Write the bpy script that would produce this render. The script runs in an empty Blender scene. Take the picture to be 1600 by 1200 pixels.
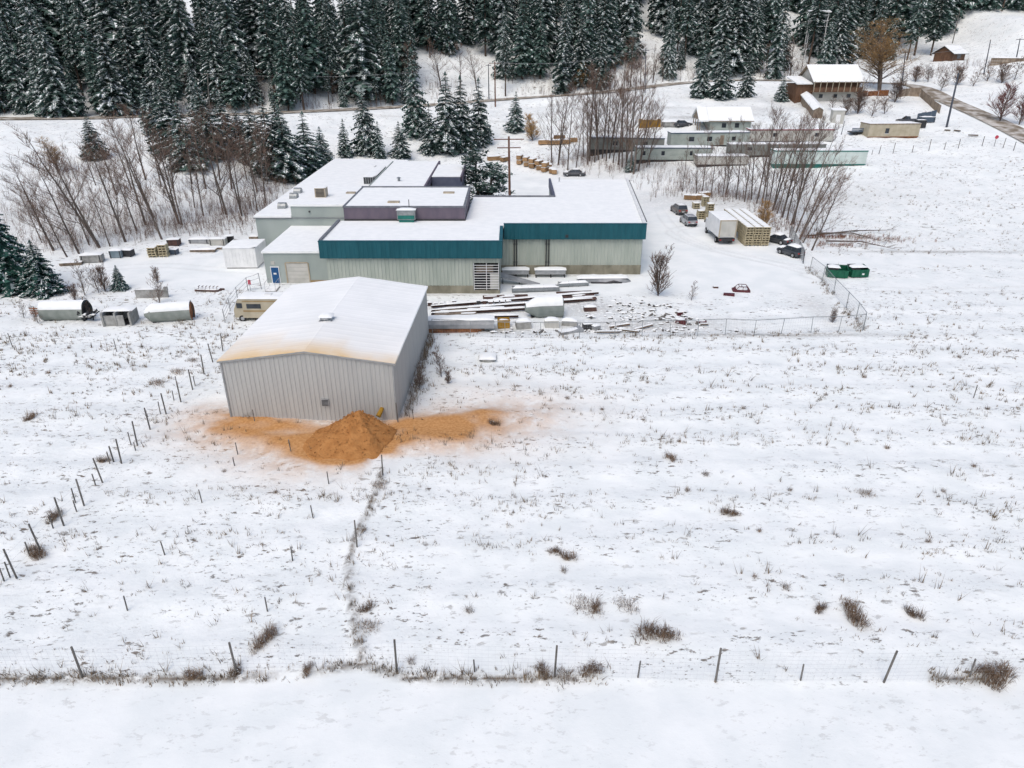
import bpy, math, random
import numpy as np
from mathutils import Vector, Matrix

# ------------------------------------------------------------------ camera, sky, sun, exposure
S = bpy.context.scene
C = S.collection
CAM_H = 27.0
PITCH = math.atan(541 / 1100.0)          # looking down 26 degrees
FPX = 1100.0
cam_data = bpy.data.cameras.new('camera')
cam_data.sensor_width = 36.0
cam_data.lens = 36.0 * FPX / 1600.0
cam_data.clip_end = 2000
cam = bpy.data.objects.new('camera', cam_data)
C.objects.link(cam)
cam.location = (0, 0, CAM_H)
cam.rotation_euler = (math.pi / 2 - PITCH, 0, 0)
S.camera = cam

SUN_EL, SUN_AZ = math.radians(58), math.radians(205)    # behind the camera, to its left; azimuth from +Y clockwise
world = bpy.data.worlds.new('World')
S.world = world
world.use_nodes = True
wn = world.node_tree.nodes
bg = wn['Background']
sky = wn.new('ShaderNodeTexSky')
sky.sky_type = 'NISHITA'
sky.sun_disc = False
sky.sun_elevation = SUN_EL
sky.sun_rotation = SUN_AZ
sky.air_density = 1.0
sky.dust_density = 4.0
sky.ozone_density = 1.5
world.node_tree.links.new(sky.outputs[0], bg.inputs[0])
bg.inputs[1].default_value = 0.15
sl = bpy.data.lights.new('sun', 'SUN')
sl.energy = 0.8
sl.angle = math.radians(45)
sl.color = (1.0, 0.96, 0.90)
so = bpy.data.objects.new('sun', sl)
C.objects.link(so)
sd = Vector((math.sin(SUN_AZ) * math.cos(SUN_EL), math.cos(SUN_AZ) * math.cos(SUN_EL), math.sin(SUN_EL)))
so.rotation_euler = sd.to_track_quat('Z', 'Y').to_euler()
so.location = (-60, -60, 120)
S.view_settings.view_transform = 'Standard'
S.view_settings.look = 'None'
S.view_settings.exposure = 0.14
S.view_settings.gamma = 1.0
S.view_settings.use_curve_mapping = False
S.render.engine = 'CYCLES'
S.cycles.max_bounces = 5
S.cycles.diffuse_bounces = 3
S.cycles.glossy_bounces = 2
S.cycles.transmission_bounces = 2
S.cycles.use_adaptive_sampling = True

# ------------------------------------------------------------------ noise and terrain
def _hash(ix, iy, seed):
    h = (ix.astype(np.int64) * 374761393 + iy.astype(np.int64) * 668265263 + seed * 974634777) & 0xffffffff
    h = ((h ^ (h >> 13)) * 1274126177) & 0xffffffff
    h = (h ^ (h >> 16)) & 0xffffffff
    return h / 4294967295.0
def vnoise(x, y, seed=0):
    x = np.asarray(x, float); y = np.asarray(y, float)
    ix = np.floor(x); iy = np.floor(y)
    fx = x - ix; fy = y - iy
    fx = fx * fx * (3 - 2 * fx); fy = fy * fy * (3 - 2 * fy)
    a = _hash(ix, iy, seed); b = _hash(ix + 1, iy, seed)
    c = _hash(ix, iy + 1, seed); d = _hash(ix + 1, iy + 1, seed)
    return (a * (1 - fx) + b * fx) * (1 - fy) + (c * (1 - fx) + d * fx) * fy
def fbm(x, y, seed=0, oc=3):
    r = 0; a = .5
    for i in range(oc):
        r = r + a * (vnoise(x, y, seed + i * 7) - .5); a *= .5; x = x * 2.03 + 5.1; y = y * 2.03 + 1.7
    return r
def sstep(a, b, x):
    t = np.clip((x - a) / (b - a), 0, 1); return t * t * (3 - 2 * t)

COLS = [
 (-260, [(0, 0), (60, 1), (100, 5), (150, 9), (168, 10.5), (180, 11), (190, 13), (300, 62), (470, 130)]),
 (-130, [(0, 0), (70, 0), (88, .6), (100, 2.2), (130, 5.8), (150, 8.3), (166, 9.8), (180, 10), (188, 11), (300, 60), (470, 128)]),
 (-62, [(0, 0), (92, 0), (108, 1.4), (143, 5.2), (166, 8.8), (172, 9.3), (184, 9.5), (192, 11), (300, 58), (470, 126)]),
 (-38, [(0, 0), (125, 0), (148, .8), (166, 4.5), (184, 8.6), (190, 9.4), (200, 9.6), (208, 11.5), (310, 58), (470, 126)]),
 (0, [(0, 0), (140, 0), (156, .8), (172, 3.2), (194, 8.8), (202, 9.8), (212, 9.9), (222, 12.5), (320, 58), (470, 122)]),
 (40, [(0, 0), (122, 0), (136, .6), (152, 3.2), (175, 7.3), (200, 11.6), (214, 13.3), (226, 13.6), (236, 16), (330, 58), (470, 122)]),
 (80, [(0, 0), (108, 0), (145, 3.3), (175, 7.5), (200, 12), (220, 15.2), (230, 15.6), (240, 17.5), (330, 56), (470, 120)]),
 (120, [(0, 0), (100, 0), (130, 2.2), (160, 6.8), (185, 10.2), (205, 13.2), (215, 14.2), (230, 16), (270, 24), (330, 46), (470, 110)]),
 (142, [(0, 0), (100, 0), (130, 2.2), (160, 6.8), (185, 10.6), (205, 14), (220, 17.5), (235, 20.2), (258, 21.5), (275, 25), (330, 48), (470, 110)]),
 (151, [(0, 0), (100, 0), (130, 2.2), (160, 6.8), (185, 10.8), (205, 15), (226, 20.4), (246, 23.5), (275, 26), (330, 50), (470, 112)]),
 (164, [(0, 0), (100, 0), (160, 7), (190, 11.5), (215, 17.5), (226, 20.6), (232, 22.5), (248, 33), (275, 33.5), (330, 52), (470, 115)]),
 (300, [(0, 0), (100, 0), (160, 7), (215, 18), (248, 36), (275, 36), (330, 56), (470, 120)]),
]
CX = np.array([c[0] for c in COLS], float)
def h_prof(x, y):
    x = np.asarray(x, float); y = np.asarray(y, float)
    tot = 0
    for dy in (-5, -2.5, 0, 2.5, 5):
        v = np.stack([np.interp(y + dy, [p[0] for p in c[1]], [p[1] for p in c[1]]) for c in COLS])
        k = np.clip(np.searchsorted(CX, x) - 1, 0, len(CX) - 2)
        t = np.clip((x - CX[k]) / (CX[k + 1] - CX[k]), 0, 1)
        t = t * t * (3 - 2 * t)
        a = np.take_along_axis(v, k[None], 0)[0]; b = np.take_along_axis(v, (k + 1)[None], 0)[0]
        tot = tot + (a * (1 - t) + b * t)
    return tot / 5
def seg_dist(x, y, pts):
    """distance to a polyline, and the interpolated third value of its points"""
    x = np.asarray(x, float); y = np.asarray(y, float)
    ylo = min(p[1] for p in pts) - 14; yhi = max(p[1] for p in pts) + 14
    sel = (y > ylo) & (y < yhi)
    if not sel.all():
        b_ = np.full(x.shape, 1e9); v_ = np.zeros(x.shape)
        if sel.any(): b_[sel], v_[sel] = seg_dist(x[sel], y[sel], pts)
        return b_, v_
    best = np.full(np.shape(x), 1e9); val = np.zeros(np.shape(x))
    for a, b in zip(pts[:-1], pts[1:]):
        dx, dy = b[0] - a[0], b[1] - a[1]
        t = np.clip(((x - a[0]) * dx + (y - a[1]) * dy) / (dx * dx + dy * dy), 0, 1)
        d = np.hypot(x - a[0] - t * dx, y - a[1] - t * dy)
        m = d < best
        best = np.where(m, d, best); val = np.where(m, a[2] + t * (b[2] - a[2]), val)
    return best, val
def _ray(px, py):
    a = (px - 800) / FPX; b = -(py - 600) / FPX
    c, s = math.cos(PITCH), math.sin(PITCH)
    return (a, c + b * s, -s + b * c)
def _march(px, py, hf):
    d = _ray(px, py)
    t = np.arange(10, 420, .25)
    x, y, z = d[0] * t, d[1] * t, CAM_H + d[2] * t
    g = hf(x, y)
    i = int(np.argmax(z < g))
    if not (z < g).any(): i = len(t) - 1
    return (float(x[i]), float(y[i]), float(g[i]))
ROAD_PX = [(60, 186), (195, 183), (330, 181), (480, 175), (640, 167), (800, 155), (940, 145), (1060, 131), (1160, 126), (1290, 128), (1385, 131), (1436, 137), (1480, 158), (1540, 184), (1600, 213), (1690, 262)]
_rp = [_march(a, b, h_prof) for a, b in ROAD_PX]
_rp = [(_rp[0][0] - 130, _rp[0][1] - 4, _rp[0][2])] + _rp
def smooth_line(pts, n=6):
    out = []
    for i in range(len(pts) - 1):
        p0 = pts[max(i - 1, 0)]; p1 = pts[i]; p2 = pts[i + 1]; p3 = pts[min(i + 2, len(pts) - 1)]
        for k in range(n):
            t = k / n
            out.append(tuple(.5 * ((2 * p1[j]) + (-p0[j] + p2[j]) * t + (2 * p0[j] - 5 * p1[j] + 4 * p2[j] - p3[j]) * t * t + (-p0[j] + 3 * p1[j] - 3 * p2[j] + p3[j]) * t ** 3) for j in range(3)))
    out.append(pts[-1]); return out
ROAD = smooth_line(_rp, 5)
DITCH_PX = [(596, 735), (592, 760), (575, 800), (556, 838), (546, 872), (546, 920), (556, 985), (568, 1035)]
TRACK_PX = [(-300, 1062), (0, 1062), (300, 1064), (470, 1058), (560, 1040), (640, 1062), (900, 1064), (1200, 1070), (1480, 1066), (1600, 1062), (1900, 1060)]
def h0(x, y):
    x = np.asarray(x, float); y = np.asarray(y, float)
    h = h_prof(x, y)
    d, rh = seg_dist(x, y, ROAD)
    w = 1 - sstep(4.2, 10, d)
    h = h * (1 - w) + rh * w
    h = h + (1 - w) * sstep(110, 170, y) * fbm(x / 9, y / 9, 3, 3) * 1.8
    return h
def P0(px, py): return _march(px, py, h0)
DITCH = smooth_line([P0(*p) for p in DITCH_PX], 4)
TRACK = [P0(*p) for p in TRACK_PX]
_tx = [p[0] for p in TRACK]; _ty = [p[1] for p in TRACK]
def rough_mask(x, y):
    r = np.ones(np.shape(x))
    ty = np.interp(x, _tx, _ty)
    r = r * (.30 + .70 * sstep(-.2, .5, y - ty))                                   # the track in front
    yard = sstep(-10, -7, x) * (1 - sstep(37, 41, x)) * sstep(76, 82, y) * (1 - sstep(120, 132, y))
    yard = np.maximum(yard, sstep(79, 83, y) * (1 - sstep(92, 98, y)) * (1 - sstep(-34, -30, x)) * sstep(-62, -52, x))
    yard = np.maximum(yard, sstep(-16, -10, x) * (1 - sstep(28, 36, x)) * sstep(104, 110, y) * (1 - sstep(150, 158, y)))
    yard = np.maximum(yard, sstep(38, 44, x) * (1 - sstep(84.5, 86, y)) * sstep(80.5, 82.5, y) * .6)
    yard = np.maximum(yard, sstep(24, 30, x) * (1 - sstep(60, 90, x)) * sstep(88, 91, y) * (1 - sstep(94, 97, y)) * .7)
    r = r * (1 - .93 * yard)
    return r
def G(x, y):
    x = np.asarray(x, float); y = np.asarray(y, float)
    r = rough_mask(x, y)
    d, rh = seg_dist(x, y, ROAD)
    w = 1 - sstep(3.5, 6, d)
    r = r * (1 - w)
    h = h0(x, y) + r * (fbm(x / 3.1, y / 1.9, 11, 3) * .17 + fbm(x / .75, y / .6, 21, 2) * .13) + fbm(x / 14, y / 14, 31, 2) * .14 * (1 - w) * (y < 75)
    h = h + np.sin(y * 1.55 + fbm(x / 12, y / 12, 5, 2) * 4) * .05 * r * (y < 75) * sstep(22, 26, y)
    ty = np.interp(x, _tx, _ty)
    h = h + .12 * sstep(-.4, .5, y - ty) - .12
    dd, _ = seg_dist(x, y, DITCH)
    h = h + .16 * np.exp(-(dd / .22) ** 2)
    # the pile of drifted sawdust in front of the shed
    return h
def g1(x, y): return float(G(np.array([x]), np.array([y]))[0])
def P(px, py):
    p = _march(px, py, gz); return Vector((p[0], p[1], g1(p[0], p[1])))
def upz(px, py, y):
    """height above datum and x of something seen at (px,py) that stands at depth y"""
    d = _ray(px, py); t = y / d[1]
    return d[0] * t, CAM_H + d[2] * t

# ------------------------------------------------------------------ materials
MATS = {}
def pm(name, col, col2=None, scale=4, rough=.7, bump=0, bscale=20, metal=0, stretch=(1, 1, 1), contrast=(.35, .65), rnd=0, spec=.3, trans=0):
    m = bpy.data.materials.new(name); m.use_nodes = True
    nt = m.node_tree; n = nt.nodes; L = nt.links
    b = n['Principled BSDF']
    b.inputs['Roughness'].default_value = rough; b.inputs['Metallic'].default_value = metal
    b.inputs['Specular IOR Level'].default_value = spec
    tc = n.new('ShaderNodeTexCoord'); mp = n.new('ShaderNodeMapping'); mp.inputs['Scale'].default_value = stretch
    L.new(tc.outputs['Object'], mp.inputs[0])
    src = None
    if col2 is not None:
        nz = n.new('ShaderNodeTexNoise'); nz.inputs['Scale'].default_value = scale; nz.inputs['Detail'].default_value = 5
        L.new(mp.outputs[0], nz.inputs[0])
        cr = n.new('ShaderNodeValToRGB')
        cr.color_ramp.elements[0].position = contrast[0]; cr.color_ramp.elements[1].position = contrast[1]
        cr.color_ramp.elements[0].color = (*col, 1); cr.color_ramp.elements[1].color = (*col2, 1)
        L.new(nz.outputs[0], cr.inputs[0]); src = cr.outputs[0]
        if rnd:
            oi = n.new('ShaderNodeObjectInfo'); hs = n.new('ShaderNodeHueSaturation')
            mr = n.new('ShaderNodeMapRange'); mr.inputs[3].default_value = 1 - rnd; mr.inputs[4].default_value = 1 + rnd
            L.new(oi.outputs['Random'], mr.inputs[0]); L.new(mr.outputs[0], hs.inputs['Value']); L.new(src, hs.inputs['Color']); src = hs.outputs[0]
        L.new(src, b.inputs['Base Color'])
    else:
        b.inputs['Base Color'].default_value = (*col, 1)
    if bump:
        nb = n.new('ShaderNodeTexNoise'); nb.inputs['Scale'].default_value = bscale; nb.inputs['Detail'].default_value = 4
        L.new(mp.outputs[0], nb.inputs[0])
        bp = n.new('ShaderNodeBump'); bp.inputs['Strength'].default_value = bump; bp.inputs['Distance'].default_value = .05
        L.new(nb.outputs[0], bp.inputs['Height']); L.new(bp.outputs[0], b.inputs['Normal'])
    MATS[name] = m
    return m

def ground_material():
    m = bpy.data.materials.new('snow_ground'); m.use_nodes = True
    nt = m.node_tree; n = nt.nodes; L = nt.links; b = n['Principled BSDF']
    b.inputs['Roughness'].default_value = .75; b.inputs['Specular IOR Level'].default_value = .2
    tc = n.new('ShaderNodeTexCoord')
    def noise(scale, detail, stretch=(1, 1, 1), rough=.55):
        mp = n.new('ShaderNodeMapping'); mp.inputs['Scale'].default_value = stretch
        L.new(tc.outputs['Object'], mp.inputs[0])
        z = n.new('ShaderNodeTexNoise'); z.inputs['Scale'].default_value = scale; z.inputs['Detail'].default_value = detail; z.inputs['Roughness'].default_value = rough
        L.new(mp.outputs[0], z.inputs[0]); return z.outputs[0]
    def ramp(src, a, c):
        r = n.new('ShaderNodeMapRange'); r.interpolation_type = 'SMOOTHSTEP'; r.inputs[1].default_value = a; r.inputs[2].default_value = c
        L.new(src, r.inputs[0]); return r.outputs[0]
    def math_(op, a, c):
        k = n.new('ShaderNodeMath'); k.operation = op; k.use_clamp = op == 'ADD'
        for i, v in enumerate((a, c)):
            if isinstance(v, (int, float)): k.inputs[i].default_value = v
            else: L.new(v, k.inputs[i])
        return k.outputs[0]
    def attr(nm):
        a = n.new('ShaderNodeAttribute'); a.attribute_name = nm; return a.outputs['Fac']
    def mix(f, a, c):
        k = n.new('ShaderNodeMix'); k.data_type = 'RGBA'
        if isinstance(f, (int, float)): k.inputs[0].default_value = f
        else: L.new(f, k.inputs[0])
        for i, v in ((6, a), (7, c)):
            if isinstance(v, tuple): k.inputs[i].default_value = (*v, 1)
            else: L.new(v, k.inputs[i])
        return k.outputs[2]
    rough = attr('rough'); dirt_shade = attr('dirt_shade'); saw = attr('sawdust')
    snow = mix(ramp(noise(.35, 5), .35, .65), (.775, .812, .80), (.845, .872, .855))
    # old grass and soil that come through the thin snow
    patch = ramp(noise(.22, 3, (1, 1.6, 1)), .34, .60)
    s1 = ramp(noise(1.5, 6, (.75, 1.6, 1), .68), .575, .635)
    s2 = ramp(noise(4.0, 5, (.8, 1.5, 1), .68), .605, .665)
    sp = math_('MAXIMUM', s1, s2)
    sp = math_('MULTIPLY', math_('MULTIPLY', sp, patch), ramp(rough, .1, .75))
    faint = math_('MULTIPLY', math_('MULTIPLY', ramp(noise(1.1, 7, (.8, 1.7, 1), .7), .52, .80), rough), .15)
    sp = math_('MAXIMUM', math_('MULTIPLY', sp, .92), faint)
    bare = math_('MULTIPLY', dirt_shade, ramp(noise(2.6, 6, (1, 1, 1), .65), .30, .56))  # bare soil, and the contact shade painted at the building walls
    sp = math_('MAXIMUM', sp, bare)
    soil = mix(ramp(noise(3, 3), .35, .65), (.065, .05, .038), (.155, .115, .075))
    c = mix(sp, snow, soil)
    swn = math_('MULTIPLY', saw, ramp(noise(.9, 6, (1, 1, 1), .65), .12, .62))
    swf = math_('MAXIMUM', ramp(saw, .40, .98), swn)
    sawc = mix(ramp(noise(5, 5), .3, .7), (.41, .195, .068), (.54, .295, .120))
    c = mix(swf, c, sawc)
    L.new(c, b.inputs['Base Color'])
    bp = n.new('ShaderNodeBump'); bp.inputs['Strength'].default_value = .45; bp.inputs['Distance'].default_value = .10
    hb = math_('ADD', math_('MULTIPLY', noise(2.2, 6, (1, 1.3, 1)), math_('ADD', rough, .12)), math_('MULTIPLY', sp, -.3))
    L.new(hb, bp.inputs['Height']); L.new(bp.outputs[0], b.inputs['Normal'])
    MATS['ground'] = m
ground_material()
pm('snow', (.80, .825, .815), (.86, .88, .865), 1.2, .8, .25, 5, spec=.2)
pm('tree_snow', (.72, .76, .76), (.85, .88, .87), 3, .85, spec=.15)
pm('road', (.20, .165, .12), (.56, .54, .50), .5, .85, .3, 6, stretch=(1, 1, 1), contrast=(.42, .66))
pm('sawdust', (.32, .140, .045), (.46, .225, .080), 1.6, .95, 1.0, 7, contrast=(.25, .75), spec=.1)
pm('shed_metal', (.39, .395, .385), (.43, .435, .42), .8, .5, metal=.0, stretch=(3, 3, .35), spec=.4)
pm('shed_trim', (.25, .265, .27), (.32, .33, .335), 2, .5)
pm('pale_green', (.33, .37, .322), (.405, .44, .385), .5, .55, stretch=(2, 2, .4), spec=.35)
pm('pale_green_flat', (.29, .335, .315), (.36, .405, .38), .35, .6, .1, 3, stretch=(1, 1, .5))
pm('teal', (.005, .074, .096), (.010, .096, .122), .7, .5, stretch=(2, 2, .5), spec=.35)
pm('purple', (.10, .085, .115), (.14, .115, .145), .7, .6, stretch=(1.5, 1.5, .6))
pm('blue_grey', (.075, .085, .13), (.10, .11, .155), 1, .6)
pm('grey_cap', (.12, .13, .15), (.18, .19, .21), 1.4, .5)
pm('concrete', (.16, .15, .11), (.29, .275, .21), .9, .85, .25, 12, stretch=(1, 1, .5))
pm('concrete_grey', (.22, .22, .205), (.38, .38, .36), 1.6, .85, .3, 12)
pm('blue_door', (.012, .07, .19), (.02, .095, .23), 2, .4)
pm('white_paint', (.68, .69, .68), (.78, .785, .775), 1.2, .5)
pm('off_white', (.42, .42, .38), (.52, .51, .47), .8, .55)
pm('grey_metal', (.30, .31, .315), (.40, .41, .415), 2, .45, metal=.2)
pm('galvanised', (.22, .24, .245), (.32, .34, .345), 2.5, .4, metal=.45)
pm('dark_metal', (.025, .027, .03), (.05, .05, .052), 3, .5)
pm('black', (.012, .012, .013), (.03, .03, .03), 4, .7)
pm('dark_hollow', (.014, .015, .017), (.02, .02, .022), 3, .9)
pm('glass', (.02, .026, .032), (.035, .042, .05), 2, .12, spec=.6)
pm('tan_metal', (.34, .29, .21), (.43, .37, .28), 2, .5)
pm('post_wood', (.10, .095, .088), (.18, .17, .155), 5, .9, .4, 20, stretch=(2, 2, .4), rnd=.2)
pm('pole_red', (.12, .062, .045), (.19, .10, .07), 2, .9, .3, 12, stretch=(2, 2, .2))
pm('pole_dark', (.045, .055, .075), (.09, .10, .12), 2, .85, .3, 12, stretch=(2, 2, .2))
pm('rust', (.13, .05, .022), (.28, .12, .05), 2.2, .85, .3, 14)
pm('red_steel', (.065, .038, .032), (.115, .065, .052), 1.5, .8, .2, 10)
pm('tank_paint', (.17, .195, .175), (.26, .285, .26), .9, .55, .1, 6)
pm('tank_white', (.17, .20, .185), (.25, .28, .26), .8, .5)
pm('pallet_wood', (.36, .31, .20), (.50, .44, .30), 3, .85, .2, 20, stretch=(1, .3, 2), rnd=.15)
pm('lumber', (.26, .155, .075), (.43, .28, .15), 3, .85, .2, 16, stretch=(.3, 1, 2), rnd=.25)
pm('old_wood', (.17, .135, .10), (.31, .25, .19), 2, .9, .3, 14, stretch=(1, 1, .4))
pm('warm_wood', (.095, .052, .032), (.155, .085, .05), 2, .7, .2, 10, stretch=(1, 1, .4))
pm('cream', (.36, .32, .23), (.46, .41, .31), 1, .5)
pm('tan_stripe', (.27, .185, .085), (.34, .24, .12), 1, .5)
pm('yellow', (.27, .145, .012), (.36, .20, .022), 2, .6, .2, 8)
pm('green_bin', (.005, .075, .042), (.010, .11, .06), 2, .5, .1, 6)
pm('trim_green', (.015, .13, .11), (.02, .17, .14), 2, .5)
pm('trim_red', (.20, .02, .035), (.27, .035, .05), 2, .5)
pm('trim_blue', (.06, .09, .13), (.085, .115, .15), 2, .5)
pm('trailer_wall', (.28, .32, .29), (.37, .41, .375), .6, .6, stretch=(1, 1, 2))
pm('trailer_pale', (.46, .54, .51), (.56, .63, .60), .6, .55, stretch=(1, 1, 2))
pm('trailer_grey', (.17, .18, .165), (.25, .26, .24), .6, .6, stretch=(1, 1, 2))
pm('roof_blue', (.16, .22, .25), (.24, .30, .33), 1, .6)
pm('car_charcoal', (.035, .038, .042), (.05, .053, .058), 2, .3, spec=.6)
pm('car_bronze', (.11, .095, .085), (.14, .12, .11), 2, .32, spec=.6)
pm('car_silver', (.36, .37, .385), (.43, .44, .455), 2, .3, metal=.3, spec=.6)
pm('car_dark', (.035, .038, .045), (.055, .06, .068), 2, .35, spec=.6)
pm('car_red', (.065, .014, .018), (.11, .026, .03), 3, .5)
pm('tyre', (.014, .014, .015), (.025, .025, .026), 6, .85)
pm('tail_light', (.35, .01, .012), (.45, .02, .02), 3, .3)
pm('sign_red', (.42, .04, .07), (.5, .06, .09), 3, .5)
pm('bark', (.085, .068, .058), (.17, .14, .12), 3, .95, .5, 9, stretch=(2, 2, .5), rnd=.2)
pm('twig', (.115, .074, .056), (.205, .14, .108), 2, .95, rnd=.25)
pm('twig_red', (.13, .05, .05), (.22, .095, .085), 2, .95, rnd=.2)
pm('twig_gold', (.23, .145, .07), (.34, .225, .115), 1.2, .95, rnd=.15)
pm('spruce_bark', (.07, .05, .04), (.12, .09, .07), 3, .95)
pm('needle', (.042, .086, .076), (.10, .150, .126), .9, .85, rnd=.3, spec=.15)
pm('needle_frost', (.17, .215, .21), (.32, .36, .35), 1.5, .9, rnd=.15, spec=.1)
pm('needle_big', (.012, .046, .040), (.036, .095, .075), .9, .85, rnd=.1, spec=.15)
pm('leaf_gold', (.34, .19, .05), (.50, .30, .09), 1.5, .9, rnd=.1)
pm('dry_grass', (.10, .075, .05), (.26, .195, .125), .6, .95, contrast=(.3, .7))
pm('clump_grass', (.105, .07, .05), (.27, .19, .125), 2.5, .95, rnd=.25, contrast=(.3, .7))
pm('rubble', (.06, .055, .05), (.17, .155, .14), 1.5, .9, .3, 10)
pm('wire', (.30, .31, .315), (.36, .37, .375), 2, .5, metal=.3)
pm('mesh_wire', (.36, .37, .38), (.42, .43, .44), 2, .55)
pm('tarp', (.19, .205, .215), (.36, .37, .38), .8, .6, .2, 5)

def roof_sawdust_material():
    """shed roof: snow, with sawdust blown over the eave and gable edge at the front"""
    m = bpy.data.materials.new('shed_roof_snow'); m.use_nodes = True
    nt = m.node_tree; n = nt.nodes; L = nt.links; b = n['Principled BSDF']
    b.inputs['Roughness'].default_value = .75; b.inputs['Specular IOR Level'].default_value = .2
    a = n.new('ShaderNodeAttribute'); a.attribute_name = 'sawdust'
    tc = n.new('ShaderNodeTexCoord')
    z = n.new('ShaderNodeTexNoise'); z.inputs['Scale'].default_value = .5; z.inputs['Detail'].default_value = 5; L.new(tc.outputs['Object'], z.inputs[0])
    r = n.new('ShaderNodeMapRange'); r.inputs[1].default_value = .25; r.inputs[2].default_value = .6; r.inputs[3].default_value = .5; L.new(z.outputs[0], r.inputs[0])
    k = n.new('ShaderNodeMath'); k.operation = 'MULTIPLY'; L.new(a.outputs['Fac'], k.inputs[0]); L.new(r.outputs[0], k.inputs[1])
    z2 = n.new('ShaderNodeTexNoise'); z2.inputs['Scale'].default_value = .25; z2.inputs['Detail'].default_value = 4; L.new(tc.outputs['Object'], z2.inputs[0])
    cr = n.new('ShaderNodeValToRGB'); cr.color_ramp.elements[0].color = (.79, .81, .80, 1); cr.color_ramp.elements[1].color = (.86, .875, .86, 1)
    cr.color_ramp.elements[0].position = .35; cr.color_ramp.elements[1].position = .65; L.new(z2.outputs[0], cr.inputs[0])
    x = n.new('ShaderNodeMix'); x.data_type = 'RGBA'; L.new(k.outputs[0], x.inputs[0]); L.new(cr.outputs[0], x.inputs[6]); x.inputs[7].default_value = (.70, .47, .20, 1)
    L.new(x.outputs[2], b.inputs['Base Color'])
    MATS['shed_roof_snow'] = m
roof_sawdust_material()

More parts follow.
